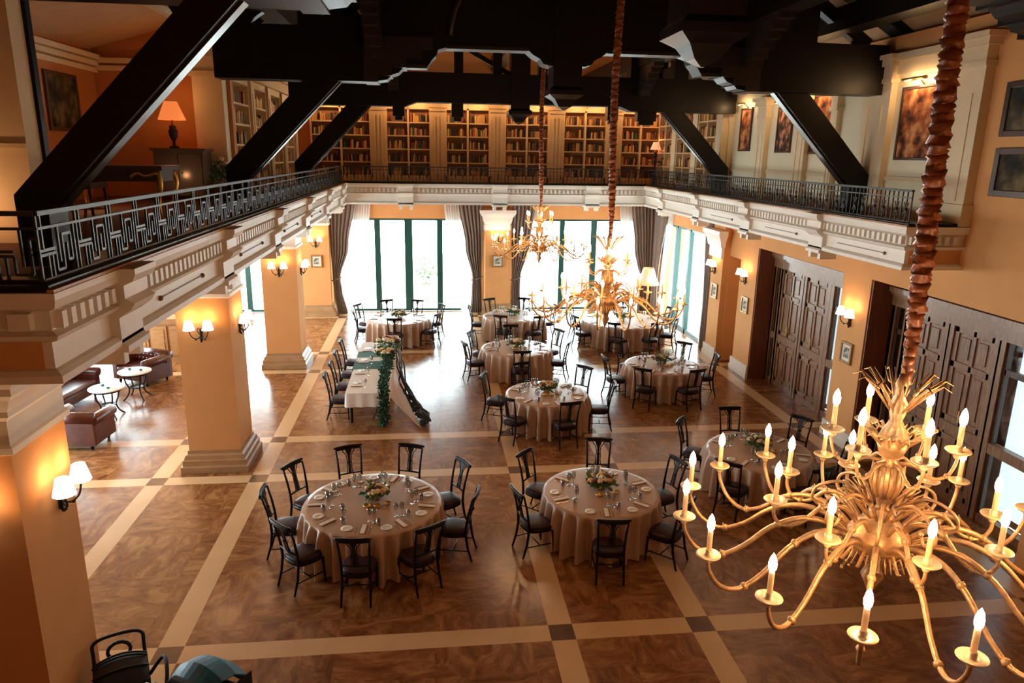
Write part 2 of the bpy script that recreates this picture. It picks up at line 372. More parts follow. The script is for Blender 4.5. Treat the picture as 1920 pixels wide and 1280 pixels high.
# dark plank edge on the cornice under the railings
c = MB()
c.box(GX0-0.5, NL+0.06, 4.951, GX0-0.06, GY+0.3, 5.0); c.box(XL, NL+0.06, 4.951, GX0-0.5, NL+0.5, 5.0)
c.box(GX1+0.06, NR+0.06, 4.951, GX1+0.5, GY+0.3, 5.0); c.box(GX0-0.06, GY+0.06, 4.951, GX1+0.06, GY+0.5, 5.0); c.box(GX1+0.5, NR+0.06, 4.951, XR, NR+0.5, 5.0)
struct('trim_2', c, M['timber'])
c = MB()
c.box(GX0-0.058, NL+0.02, 4.951, GX0-0.01, GY, 4.975); c.box(GX1+0.01, NR+0.02, 4.951, GX1+0.058, GY, 4.975)
struct('trim_3', c, mat('orange wooden bead', (0.45, 0.2, 0.06), 0.5))
c = MB(); c.box(XL, NL+0.5, 4.9, GX0-0.5, YB, 4.96); c.box(GX1+0.5, NR+0.5, 4.9, XR, YB, 4.96); c.box(GX0-0.5, GY+0.5, 4.9, GX1+0.5, YB, 4.96)
struct('floor_gallery', c, mat('dark gallery carpet', (0.12, 0.045, 0.03), 0.9))

def bracket(side, a, label):
    mb = MB(); wv = 0.26
    pr = [(0.62, 4.18), (0.0, 4.18), (0.0, 4.24), (0.05, 4.27), (0.05, 4.50), (-0.06, 4.58), (-0.10, 4.64), (-0.02, 4.68), (-0.02, 4.80), (-0.10, 4.84), (-0.13, 4.90), (-0.13, 4.952), (0.62, 4.952)]
    pr2 = [(d, z) for d, z in pr]
    def fn(p, e):
        d, z = p; q = a+(wv if e else -wv)
        if side == 'L': return (GX0-d, q, z)
        if side == 'R': return (GX1+d, q, z)
        return (q, GY+d, z)
    mb.prism(pr2, fn)
    # small scroll drop below
    for s in (-0.7, 0.7):
        q = a+wv*s
        if side == 'L': mb.box(GX0-0.4, q-0.05, 4.06, GX0-0.06, q+0.05, 4.2)
        elif side == 'R': mb.box(GX1+0.06, q-0.05, 4.06, GX1+0.4, q+0.05, 4.2)
        else: mb.box(q-0.05, GY+0.06, 4.06, q+0.05, GY+0.4, 4.2)
    tag(mb.build('cornice_bracket', M['moulding']), label, 'bracket', 'cornice brackets under the gallery')
ordn = ['first', 'second', 'third', 'fourth', 'fifth', 'sixth']
for i, a in enumerate((7.02, 10.48, 13.96, 17.44, 20.92, 24.3)):
    bracket('L', a, f'ivory cornice bracket on the left gallery edge, {ordn[i]} from the near end')
for i, a in enumerate((13.83, 17.22, 20.6, 23.95)):
    bracket('R', a, f'ivory cornice bracket on the right gallery edge, {ordn[i]} from the near end')
for i, (a, nm) in enumerate(((-0.8, 'left'), (2.5, 'middle'), (5.83, 'right'))):
    bracket('B', a, f'{nm} ivory cornice bracket on the back gallery edge above the windows')

# frieze panels on the left cornice: thin incised lines shaped as long brackets
c = MB()
for a in (8.75, 12.2, 15.7, 19.2):
    c.box(GX0-0.131, a-0.75, 4.44, GX0-0.118, a+0.75, 4.452); c.ball((GX0-0.12, a-0.75, 4.445), 0.03); c.ball((GX0-0.12, a+0.75, 4.445), 0.03)
for a in (12.4, 15.5, 18.9):
    c.box(GX1+0.118, a-0.75, 4.44, GX1+0.131, a+0.75, 4.452); c.ball((GX1+0.12, a-0.75, 4.445), 0.03)
struct('trim_4', c, mat('brown incised line', (0.2, 0.1, 0.06), 0.6))

# ------------------------------------------------------------------ columns and pilasters
BASEP = [(0.62, 0), (0.62, 0.12), (0.585, 0.14), (0.585, 0.24), (0.56, 0.26), (0.54, 0.33), (0.50, 0.36), (0.50, 0.42)]
CAPP = [(0.48, 3.38), (0.52, 3.40), (0.52, 3.46), (0.49, 3.48), (0.49, 3.70), (0.54, 3.75), (0.54, 3.80), (0.60, 3.92), (0.66, 3.98), (0.66, 4.04), (0.70, 4.10), (0.70, 4.24)]
def column(cx, cy, label, nm='column', cap='moulding', ymax=9e9):
    t = thing(nm, label, 'column', (cx, cy, 0))
    b = MB(); b.sq([(h, z) for h, z in BASEP], 0, 0, ymax=ymax); b.build('base', M['base'], t)
    s = MB(); s.sq([(0.475, 0.40), (0.475, 3.42)], 0, 0, ymax=ymax); s.build('shaft', M['plaster'], t)
    k = MB(); k.sq([(h, z) for h, z in CAPP], 0, 0, ymax=ymax); k.build('capital', M[cap], t)
    return t
CXL = -4.14
column(CXL, COLY[0], 'square apricot column under the near end of the left gallery, cut by the left frame edge')
column(CXL, COLY[1], 'square apricot column standing right of the leather armchairs')
column(CXL, COLY[2], 'square apricot column beside the four chairs of the long table')
t = column(CXL, 27.62, 'square apricot pilaster against the back wall left of the taupe curtain', 'pilaster', ymax=0.325)
t = thing('pilaster', 'narrow apricot pilaster with white flared capital between the two back windows', 'column', (2.57, 27.62, 0))
b = MB(); b.sq([(0.60, 0), (0.6, 0.1), (0.55, 0.14), (0.53, 0.4), (0.5, 0.42)], 0, 0, ratio=0.8, ymax=0.325); b.build('base', M['base'], t)
b = MB(); b.sq([(0.47, 0.4), (0.47, 3.2)], 0, 0, ratio=0.85, ymax=0.325); b.build('shaft', M['plaster'], t)
b = MB(); b.sq([(0.45, 3.16), (0.48, 3.18), (0.48, 3.45), (0.52, 3.5), (0.56, 3.68), (0.65, 3.8), (0.68, 3.85), (0.68, 3.96)], 0, 0, ratio=0.7, ymax=0.325); b.build('capital', M['white_cap'], t)
# white capital on the right pilaster
c = MB(); c.sq([(0.45, 3.1), (0.47, 3.12), (0.47, 3.4), (0.52, 3.45), (0.55, 3.62), (0.62, 3.74), (0.66, 3.8), (0.66, 3.92)], 0, 0, ratio=1.0, xmax=-0.385)
tag(c.build('capital', M['white_cap'], loc=(XR+0.2, 20.87, 0)), 'white flared capital on the right pilaster beside the window', 'capital')
c = MB()
for y0, y1 in ((18.55, 19.6), (20.45, 21.3), (13.42, 14.42)):
    q = XR-0.18 if y0 == 20.45 else XR
    c.box(q-0.07, y0-0.06, 0, q, y1+0.06, 0.14); c.box(q-0.05, y0-0.04, 0.14, q, y1+0.04, 0.36)
struct('baseboard_right', c, M['moulding'])

# ------------------------------------------------------------------ windows
def window_back(name, x0, x1, posts, top=3.6, y=YB+0.05, mid=0.12):
    t = bpy.data.objects.new(name, None); C.objects.link(t); t.location = (0, 0, 0); t['kind'] = 'structure'
    f = MB(); f.box(x0, y, 0, x1, y+0.12, 0.09); f.box(x0, y, top-0.1, x1, y+0.12, top+0.02)
    for p, wd in posts: f.box(p-wd/2, y-0.02, 0.0, p+wd/2, y+0.14, top)
    f.build('window_frame', M['green_frame'], t)
    g = MB(); g.box(x0, y+0.05, 0.08, x1, y+0.062, top-0.1); g.build('window_pane', M['glass'], t)
    return t
window_back('window_1', -3.35, 1.75, [(-3.3, 0.1), (-1.96, 0.22), (-0.79, 0.3), (0.40, 0.22), (1.7, 0.1)])
window_back('window_2', 3.35, 8.45, [(3.4, 0.1), (5.16, 0.2), (6.42, 0.24), (8.4, 0.1)])
window_back('window_3', -9.3, -5.1, [(-9.25, 0.1), (-6.82, 0.2), (-5.15, 0.1)])
t = bpy.data.objects.new('window_4', None); C.objects.link(t); t['kind'] = 'structure'
f = MB(); f.box(XR+0.1, 21.45, 0, XR+0.2, 26.9, 0.12); f.box(XR+0.1, 21.45, 3.52, XR+0.2, 26.9, 3.64)
for y in (21.5, 22.1, 24.07, 25.4, 26.85): f.box(XR+0.07, y-0.08, 0, XR+0.23, y+0.08, 3.62)
f.build('window_frame', M['green_frame'], t)
g = MB(); g.box(XR+0.14, 21.5, 0.1, XR+0.152, 26.85, 3.55); g.build('window_pane', M['glass'], t)
t = bpy.data.objects.new('window_6', None); C.objects.link(t); t['kind'] = 'structure'
f = MB()
for y0, y1 in ((11.0, 16.0), (19.0, 26.5)):
    f.box(XL-0.2, y0, 0, XL-0.1, y1, 0.1); f.box(XL-0.2, y0, 3.52, XL-0.1, y1, 3.64)
    for y in (y0+0.05, (y0+y1)/2, y1-0.05): f.box(XL-0.22, y-0.08, 0, XL-0.08, y+0.08, 3.6)
f.build('window_frame', M['green_frame'], t)
g = MB(); g.box(XL-0.16, 11.05, 0.1, XL-0.15, 15.95, 3.55); g.box(XL-0.16, 19.05, 0.1, XL-0.15, 26.45, 3.55); g.build('window_pane', M['glass'], t)
# terrace outside
c = MB(); c.box(-16, YB+0.4, -0.25, 16, 45, -0.05); c.box(9.9, 20.5, -0.25, 16, YB+0.4, -0.05)
struct('ground', c, mat('pale terrace paving', (0.75, 0.75, 0.74), 0.8, var=0.1))
# potted shrub on the terrace, seen through the left window
t = thing('potted_shrub', 'small potted shrub with red pot on the terrace behind the left hall window', 'plant', (-0.15, 31.0, -0.05))
b = MB(); b.lathe([(0.2, 0), (0.28, 0.5), (0.31, 0.55), (0.26, 0.55), (0.24, 0.5)], 14); b.build('pot', mat('faded red clay pot', (0.6, 0.25, 0.22), 0.8), t)
def leafmass(mb, c, r, n, ls, seed, sz=1.0, mi=0):
    rnd = random.Random(seed)
    for _ in range(n):
        while True:
            p = Vector((rnd.uniform(-1, 1), rnd.uniform(-1, 1), rnd.uniform(-1, 1)))
            if p.length < 1: break
        p = Vector((p.x*r, p.y*r, p.z*r*sz))+Vector(c)
        d = Vector((rnd.uniform(-1, 1), rnd.uniform(-1, 1), rnd.uniform(-0.4, 1))).normalized()
        s = d.orthogonal().normalized(); l = ls*rnd.uniform(0.6, 1.2)
        q = s.cross(d)*l*0.12
        mb.add([p, p+d*l*0.5+s*l*0.28+q, p+d*l, p+d*l*0.5-s*l*0.28+q], [(0, 1, 2, 3)], mi)
b = MB(); leafmass(b, (0, 0, 1.1), 0.42, 260, 0.16, 5, 1.4); b.build('foliage', M['green'], t)

# ------------------------------------------------------------------ curtains
def curtain(mb, keys, base, axis='x', amp=0.05, waves=7, nseg=56, sgn=1):
    # keys: list of (z, left, right); pleats run down the cloth
    vs = []
    rows = []
    K = sorted(keys, key=lambda k: -k[0]); zs = []
    for a, b in zip(K[:-1], K[1:]):
        for i in range(6): zs.append((a, b, i/6))
    zs.append((K[-2], K[-1], 1.0))
    for a, b, q in zs:
        e = q*q*(3-2*q)
        z = a[0]+(b[0]-a[0])*q; l = a[1]+(b[1]-a[1])*e; r = a[2]+(b[2]-a[2])*e
        for k in range(nseg+1):
            u = k/nseg; tt = l+(r-l)*u
            d = amp*math.sin(2*PI*waves*u)+amp*0.35*math.sin(2*PI*waves*2.3*u+1)
            vs.append((tt, base+d, z) if axis == 'x' else (base+d, tt, z))
    n = nseg+1; m = len(zs)
    mb.add(vs, [(i*n+k, i*n+k+1, (i+1)*n+k+1, (i+1)*n+k) for i in range(m-1) for k in range(nseg)], 0, True)
def drape(name, label, material, keys, base, axis='x', amp=0.05, waves=7, tie=None, group=None):
    mb = MB(); curtain(mb, keys, base, axis, amp, waves)
    o = mb.build(name, material)
    sol = o.modifiers.new('thickness', 'SOLIDIFY'); sol.thickness = 0.008
    tag(o, label, 'curtain', group)
    if tie:
        t = MB(); z, a, b = tie
        pts = [((a+b)/2+(b-a)/2*1.1*math.cos(q), base+0.11*math.sin(q), z+0.06*math.cos(q)) for q in [2*PI*i/16 for i in range(17)]]
        if axis != 'x': pts = [(p[1], p[0], p[2]) for p in pts]
        t.tube(pts, 0.022, 6, caps=False); t.build('tieback', material, o)
    return o
Yc = 27.45
drape('curtain', 'taupe velvet curtain tied back at the far left edge of the left window', M['curtain'], [(4.24, -3.7, -2.72), (2.6, -3.66, -3.0), (1.35, -3.62, -3.36), (0.9, -3.6, -3.3), (0.02, -3.5, -3.12)], Yc, waves=6, tie=(1.35, -3.64, -3.34))
drape('curtain', 'taupe velvet curtain tied back between the left window and the middle pilaster', M['curtain'], [(4.24, 1.1, 1.98), (2.6, 1.36, 2.0), (1.35, 1.62, 1.96), (0.9, 1.6, 1.98), (0.02, 1.55, 2.0)], Yc, waves=6, tie=(1.35, 1.6, 1.98))
drape('curtain', 'taupe velvet curtain tied back on the right side of the middle pilaster', M['curtain'], [(4.24, 3.12, 4.0), (2.6, 3.12, 3.8), (1.35, 3.14, 3.46), (0.9, 3.12, 3.46), (0.02, 3.12, 3.5)], Yc, waves=6, tie=(1.35, 3.12, 3.48))
drape('curtain', 'wide taupe velvet curtain in the back right corner behind the floor lamp', M['curtain'], [(4.24, 7.75, 8.72), (2.6, 7.95, 8.72), (1.35, 8.2, 8.7), (0.02, 8.2, 8.7)], Yc, waves=7)
drape('curtain', 'short taupe curtain on the right wall at the back corner', M['curtain'], [(4.24, 26.0, 27.2), (1.4, 26.7, 27.2), (0.02, 26.6, 27.2)], XR-0.14, 'y', waves=6)
drape('curtain', 'taupe curtain on the right wall beside the white capital pilaster', M['curtain'], [(4.24, 21.36, 22.0), (1.5, 21.36, 21.75), (0.02, 21.36, 21.8)], XR-0.14, 'y', waves=5)
Ys = 27.6
drape('sheer_curtain', 'white sheer voile hanging left of the left window frame', M['sheer'], [(4.24, -2.9, -2.15), (1.35, -3.36, -2.6), (0.02, -3.3, -2.9)], Ys, waves=8, amp=0.03)
drape('sheer_curtain', 'white sheer voile hanging right of the left window frame', M['sheer'], [(4.24, 0.55, 1.3), (1.35, 1.0, 1.7), (0.02, 1.2, 1.7)], Ys, waves=8, amp=0.03)
drape('sheer_curtain', 'white sheer voile hanging left of the right window', M['sheer'], [(4.24, 3.6, 4.1), (1.35, 3.4, 3.8), (0.02, 3.4, 3.7)], Ys, waves=8, amp=0.03)
drape('sheer_curtain', 'white sheer voile hanging right of the right window', M['sheer'], [(4.24, 7.3, 7.9), (1.35, 7.7, 8.25), (0.02, 7.8, 8.3)], Ys, waves=8, amp=0.03)
drape('sheer_curtain', 'white sheer voile on the right wall window, far side', M['sheer'], [(4.24, 25.5, 26.1), (1.35, 26.1, 26.5), (0.02, 26.0, 26.5)], XR-0.04, 'y', waves=8, amp=0.025)
drape('sheer_curtain', 'white sheer voile on the right wall window, near side', M['sheer'], [(4.24, 21.9, 22.5), (1.35, 21.8, 22.1), (0.02, 21.8, 22.2)], XR-0.04, 'y', waves=8, amp=0.025)

# ------------------------------------------------------------------ wooden door screens in the right wall
def door_screen(name, y_far, y_near, leaves, sides, zt=3.56, x=9.35):
    """tall walnut screen: heavy cornice, mid rail, panelled leaves, glazed sidelights"""
    t = bpy.data.objects.new(name, None); C.objects.link(t); t['kind'] = 'structure'
    f = MB()
    f.box(x-0.10, y_near, zt-0.38, x+0.12, y_far, zt-0.02); f.box(x-0.2, y_near, zt-0.1, x+0.12, y_far, zt); f.box(x-0.15, y_near, zt-0.16, x+0.12, y_far, zt-0.1)
    f.box(x-0.04, y_near, 0.0, x+0.08, y_far, 0.14)
    f.box(x-0.05, y_near, 1.24, x+0.08, y_far, 1.42)
    edges = sorted(set([y_near, y_far]+[a for l in leaves+sides for a in l]))
    for e in edges: f.box(x-0.06, e-0.07, 0, x+0.08, e+0.07, zt-0.3)
    f.build('door_frame', M['wood'], t)
    for a, b in leaves:
        m = (a+b)/2; d = MB()
        d.box(x, a+0.06, 0.1, x+0.05, b-0.06, zt-0.36)
        for q in (a+0.07, m-0.04, b-0.17):   # stiles
            d.box(x-0.03, q, 0.12, x+0.0, q+(0.1 if q != m-0.04 else 0.08), zt-0.36)
        for z in (0.12, 1.06, 1.42, 2.42, 3.06): d.box(x-0.03, a+0.07, z, x, b-0.07, z+0.12)
        # raised fields
        for (z0, z1) in ((0.32, 1.0), (1.62, 2.36), (2.62, 3.0)):
            for (q0, q1) in ((a+0.24, m-0.1), (m+0.1, b-0.24)):
                d.box(x-0.022, q0, z0, x, q1, z1, 0)
        l = d.build('door_leaf', M['wood'], t, bevel=0.008)
        h = MB(); h.box(x-0.08, m-0.015, 1.5, x-0.05, m+0.015, 1.72); h.box(x-0.05, m-0.01, 1.52, x-0.03, m+0.01, 1.54); h.build('handle', M['brass'], l)
    for a, b in sides:
        g = MB(); g.box(x+0.01, a+0.08, 0.14, x+0.022, b-0.08, zt-0.38); g.build('sidelight_pane', M['glass'], t)
        g = MB(); g.box(x-0.02, a+0.07, 0.14, x+0.05, a+0.13, zt-0.38); g.box(x-0.02, b-0.13, 0.14, x+0.05, b-0.07, zt-0.38); g.box(x-0.02, a+0.1, 2.62, x+0.05, b-0.1, 2.72)
        g.build('sidelight_frame', M['wood_dark'], t)
door_screen('door_1', 18.5, 14.45, [(16.95, 18.05), (15.75, 16.85)], [(18.1, 18.45), (14.9, 15.6)])
door_screen('door_2', 13.35, 8.95, [(11.75, 12.85), (10.55, 11.65)], [(12.9, 13.3), (9.3, 10.45)])
# glowing plates stand in for the lobby daylight seen through the sidelights
c = MB(); c.box(9.60, 14.9, 0.2, 9.62, 15.8, 3.2); c.box(9.60, 9.4, 0.2, 9.62, 10.35, 3.2)
o = struct('lobby_glow_plate', c, glow('glowing lobby daylight plate', (0.82, 0.9, 1.0), 1.0))

# ------------------------------------------------------------------ upper level walls, bookcases
ub = MB()
# left: bookcase wall line, cross wall and outer wall of the lounge
ub.box(-4.95, 17.5, 4.9, -4.75, YB, 8.6)
ub.box(-7.2, 17.35, 4.9, -4.3, 17.55, 8.9)
ub.box(-7.3, NL+0.6, 4.9, -7.1, 17.5, 8.9)
struct('wall_lounge', ub, mat('russet lounge plaster', (0.5, 0.2, 0.065), 0.8, var=0.08))
c = MB()
c.box(-5.0, 17.0, 4.96, -4.38, 17.34, 8.1); c.box(-5.05, 16.95, 7.5, -4.33, 17.34, 7.62); c.box(-5.1, 16.9, 7.9, -4.28, 17.34, 8.1)
tag(c.build('pilaster', M['cream']), 'tan pilaster on the left gallery between the lamp lounge and the bookcases', 'column')
c = MB()
c.box(-5.9, 8.6, 4.96, -4.30, 9.0, 8.35); c.box(-5.95, 8.55, 5.98, -4.28, 8.62, 6.03); c.box(-4.30, 8.9, 4.96, -4.26, 9.0, 8.35, 1)
tag(c.build('pilaster', [M['cream'], M['timber']]), 'wide tan pier on the left gallery at the upper left frame edge', 'column')
c = MB()
for z, d in ((7.55, 0.08), (7.68, 0.14), (7.8, 0.2)): c.box(-7.1, 9.0, z, -7.1+d, 17.35, z+0.1)
for z, d in ((7.6, 0.08), (7.75, 0.14)): c.box(-7.1, 17.35-d, z, -5.0, 17.35, z+0.1)
struct('trim_5', c, M['cream'])
# right gallery wall pilasters
for (y0, y1, h, lab) in ((13.42, 14.3, 7.9, 'tall cream pilaster on the right gallery left of the bright painting behind the cord'), (11.05, 11.9, 7.95, 'tall cream pilaster at the near end of the right gallery'),
                      (15.2, 15.45, 7.5, 'slim cream pilaster on the right gallery right of the wide painting'), (16.45, 16.95, 7.5, 'cream pilaster on the right gallery between the two middle paintings'), (18.55, 19.05, 7.5, 'cream pilaster on the right gallery between the two far paintings'), (20.9, 21.3, 7.5, 'cream pilaster on the right gallery next to the last bookcase')):
    t = thing('pilaster', lab, 'column', (XR, (y0+y1)/2, 4.96))
    hw = (y1-y0)/2; z = h-4.96
    b = MB(); b.box(-0.16, -hw, 0, 0, hw, z-0.5); b.box(-0.175, -hw*0.55, 0.4, -0.16, -hw*0.42, z-0.9); b.box(-0.175, hw*0.42, 0.4, -0.16, hw*0.55, z-0.9); b.build('shaft', M['cream'], t)
    b = MB(); b.box(-0.2, -hw-0.03, z-0.5, 0, hw+0.03, z-0.42); b.box(-0.18, -hw, z-0.42, 0, hw, z-0.2); b.box(-0.24, -hw-0.07, z-0.2, 0, hw+0.07, z-0.08); b.box(-0.3, -hw-0.12, z-0.08, 0, hw+0.12, z); b.build('capital', M['cream'], t)
    b = MB(); b.box(-0.2, -hw-0.04, 0, 0, hw+0.04, 0.35); b.build('base', M['cream'], t)
c = MB(); c.box(XR-0.03, 11.9, 4.96, XR, 21.3, 7.6)
struct('wall_picture_panel', c, mat('pale ivory wall panel', (0.70, 0.62, 0.44), 0.7, var=0.04))
c = MB(); c.box(XR-0.08, 11.9, 7.55, XR, 21.3, 7.9); c.box(XR-0.2, 11.9, 7.78, XR, 21.3, 7.9); c.box(XR-0.06, 11.9, 5.62, XR-0.03, 21.3, 5.7)
struct('trim_6', c, M['cream'])

rnd = random.Random(7)
NB = [0]
book_stuff = MB(); BOOKS = []
mesh_cache = {}
def book_mesh(k, ci, wd, h):
    key = (ci, wd, h)
    if key not in mesh_cache:
        b = MB(); b.box(0, 0, 0, wd, 0.17, h)
        b.box(0.006, 0.006, 0.004, wd-0.006, 0.165, h+0.0, 1)
        o = b.build('book', [M['book '+BOOKC[ci][0]], M['paper']]); mesh_cache[key] = o.data; bpy.data.objects.remove(o)
    return mesh_cache[key]
ordn_big = ['first','second','third','fourth','fifth','sixth','seventh','eighth','ninth','tenth','eleventh','twelfth','thirteenth','fourteenth','fifteenth','sixteenth','seventeenth','eighteenth','nineteenth','twentieth']
shelf_names = ['top', 'second', 'third', 'fourth', 'bottom']
def bookcase(label, loc, rz, width, halves, individual=None, seed=0):
    """local x along the case, front toward -y"""
    t = thing('bookcase', label, 'bookcase', loc, rz, 'built-in gallery bookcases')
    f = MB(); H = 2.62; D = 0.32
    f.box(0, 0, 0, width, D, 0.22); f.box(0, 0, H-0.06, width, D, H+0.1); f.box(-0.03, -0.05, H+0.1, width+0.03, D, H+0.2)
    f.box(0, 0, 0, 0.05, D, H); f.box(width-0.05, 0, 0, width, D, H)
    f.build('carcass', M['shelf'], t)
    bk = MB(); bk.box(0.02, D-0.03, 0.1, width-0.02, D, H); bk.build('back_panel', M['shelf_back'], t)
    zs = [0.22+0.47*i for i in range(5)]
    sh = MB()
    for z in zs[1:]: sh.box(0.05, 0.01, z-0.03, width-0.05, D, z+0.015)
    sh.build('shelves', M['shelf'], t)
    u = MB()
    if halves == 2: u.box(width/2-0.035, 0, 0.2, width/2+0.035, D, H); u.build('upright', M['shelf'], t)
    rr = random.Random(seed); Rz = Matrix.Rotation(rz, 4, 'Z'); T = Matrix.Translation(loc)@Rz
    hw = width/halves
    for hf in range(halves):
        for si, z in enumerate(zs):
            x = hf*hw+0.08; end = (hf+1)*hw-0.1; n = 0
            while x < end-0.08:
                if rr.random() < 0.07: x += rr.uniform(0.05, 0.2); continue
                ci = rr.choice([0, 1, 1, 2, 2, 2, 1, 4, 4, 5, 5, 6, 3]); wd = rr.choice([0.045, 0.06, 0.075]); h = rr.choice([0.22, 0.26, 0.30])
                if x+wd > end: break
                tilt = rr.choice([0, 0, 0, 0.12, -0.06]) if rr.random() < 0.4 else 0
                if individual is not None and si > 0 and NB[0] < 300:
                    n += 1; NB[0] += 1
                    o = bpy.data.objects.new('book', book_mesh(0, ci, wd, h)); C.objects.link(o)
                    o.matrix_world = T@Matrix.Translation((x, 0.07, z+0.016))@Matrix.Rotation(tilt, 4, 'Y')
                    o['label'] = f'{BOOKC[ci][0]} book, {ordn_big[n-1]} from left, {shelf_names[4-si]} shelf, {("left","right")[hf]} half of {individual} gallery bookcase'
                    o['category'] = 'book'; o['group'] = 'books in the middle bookcases of the back gallery'
                else:
                    s0 = len(book_stuff.v); book_stuff.box(0, 0, 0, wd, 0.17, h, ci)
                    book_stuff.xf(T@Matrix.Translation((x, 0.07, z+0.016))@Matrix.Rotation(tilt, 4, 'Y'), s0)
                x += wd+rr.choice([0.004, 0.006, 0.012])+abs(tilt)*0.2
    return t
# back gallery: bays between fluted pilasters
PX = [-1.79, 0.37, 2.55, 4.75, 6.95, 9.1]
BZ = 4.96
yb = 27.62
bays = [(-4.2, -2.05, 'leftmost'), (-1.52, 0.10, 'second'), (0.64, 2.28, 'third'), (2.82, 4.48, 'middle right'), (5.02, 6.68, 'fifth'), (7.22, 8.75, 'rightmost')]
order = [2, 3, 1, 4, 0, 5]
names = {0: 'far left', 1: 'centre left', 2: 'left middle', 3: 'right middle', 4: 'centre right', 5: 'far right'}
for k in order:
    x0, x1, _ = bays[k]
    bookcase(f'{names[k]} cream bookcase full of books on the back gallery wall', (x0, yb, BZ), 0, x1-x0, 2, individual=names[k] if k in (2, 3, 1, 4) else None, seed=10+k)
for i, x in enumerate(PX[:5]):
    t = thing('pilaster', f'fluted tan pilaster between the {names[i]} and {names[i+1]} bookcases on the back gallery', 'column', (x, yb, BZ))
    b = MB(); b.box(-0.27, -0.06, 0, 0.27, 0.3, 2.72)
    for q in (-0.13, 0, 0.13): b.box(q-0.025, -0.085, 0.3, q+0.025, -0.06, 2.35)
    b.build('shaft', M['shelf'], t)
    b = MB(); b.box(-0.31, -0.12, 2.5, 0.31, 0.3, 2.6); b.box(-0.33, -0.14, 2.62, 0.33, 0.3, 2.74); b.build('capital', M['shelf'], t)
for k in order:
    x0, x1, _ = bays[k]
    t = thing('added_shelf_light', f'added brass shelf light above the {names[k]} bookcase on the back gallery', 'lamp', ((x0+x1)/2, yb-0.1, BZ+2.62), 0, 'added brass shelf lights')
    b = MB(); b.tube([(0, 0.05, 0.1), (0, -0.3, 0.16)], 0.012, 6); b.tube([(-0.5, -0.32, 0.15), (0.5, -0.32, 0.15)], 0.022, 8); b.build('fitting', M['brass'], t)
    for q in (-0.4, 0.4): lamp('added_shelf_lamp', (q, -0.36, 0.1), 13, t, (1, 0.58, 0.26), 0.03)  # bar lights added to brighten the bookcases
c = MB(); c.box(-4.75, yb-0.1, BZ+2.74, XR, YB, BZ+2.9); c.box(-4.75, yb-0.2, BZ+2.9, XR, YB, BZ+3.02); c.box(-4.75, yb-0.28, BZ+3.02, XR, YB, BZ+3.1)
struct('trim_7', c, M['shelf'])
# left gallery bookcases along the side wall and right gallery ones next to the pictures
for i, y in enumerate((18.0, 20.0, 22.0, 24.0)):
    bookcase(f'cream bookcase on the left gallery side wall, {ordn[i]} after the tan pilaster', (-4.42, y, BZ), R(90), 1.55, 1, seed=30+i)
    c = MB(); c.box(-4.75, y+1.6, BZ, -4.36, y+1.95, BZ+2.7); c.box(-4.36, y+1.7, BZ+0.3, -4.34, y+1.85, BZ+2.4); tag(c.build('pilaster', M['shelf']), f'narrow tan pilaster on the left gallery beside the {ordn[i]} side bookcase', 'column')
c = MB(); c.box(-4.75, 17.6, BZ+2.72, -4.3, YB, BZ+2.98); c.box(-4.75, 17.6, BZ+2.98, -4.2, YB, BZ+3.1)
struct('trim_8', c, M['shelf'])
for i, y in enumerate((26.9, 24.9, 22.9)):
    bookcase(f'cream bookcase on the right gallery side wall, {ordn[2-i]} after the pictures', (XR-0.34, y, BZ), R(-90), 1.5, 2, seed=50+i)
    c = MB(); c.box(XR-0.36, y-1.95, BZ, XR, y-1.56, BZ+2.7); tag(c.build('pilaster', M['cream']), f'narrow cream pilaster on the right gallery on the near side of the {ordn[2-i]} side bookcase', 'column')
c = MB(); c.box(XR-0.4, 21.3, BZ+2.72, XR, YB, BZ+3.0); struct('trim_9', c, M['shelf'])
o = book_stuff.build('books', [M['book '+k] for k, _ in BOOKC])
tag(o, 'coloured book spines filling the outer and side gallery bookcases', 'books', kind='stuff')

# ------------------------------------------------------------------ roof and trusses
CX = 2.52
rf = MB()
for (xa, za, xb, zb) in ((-4.75, 8.35, CX, 12.6), (XR+0.9, 8.0, CX, 12.6)):
    rf.add([(xa, YF, za), (xb, YF, zb), (xb, YB+0.3, zb), (xa, YB+0.3, za), (xa, YF, za+0.2), (xb, YF, zb+0.2), (xb, YB+0.3, zb+0.2), (xa, YB+0.3, za+0.2)],
           [(0,3,2,1), (4,5,6,7), (0,1,5,4), (1,2,6,5), (2,3,7,6), (3,0,4,7)])
rf.add([(-9.6, YF, 7.3), (-4.7, YF, 8.75), (-4.7, 17.5, 8.75), (-9.6, 17.5, 7.3), (-9.6, YF, 7.5), (-4.7, YF, 8.95), (-4.7, 17.5, 8.95), (-9.6, 17.5, 7.5)],
       [(0,3,2,1), (4,5,6,7), (0,1,5,4), (1,2,6,5), (2,3,7,6), (3,0,4,7)])
rf.box(-9.8, YF, 8.4, -4.6, YB, 8.96) if False else None
struct('ceiling', rf, M['ceiling'])
c = MB()
c.box(-4.76, YF, 8.34, -4.6, 17.5, 8.8)
struct('trim_10', c, M['cream'])
def mir(x): return 2*CX-x
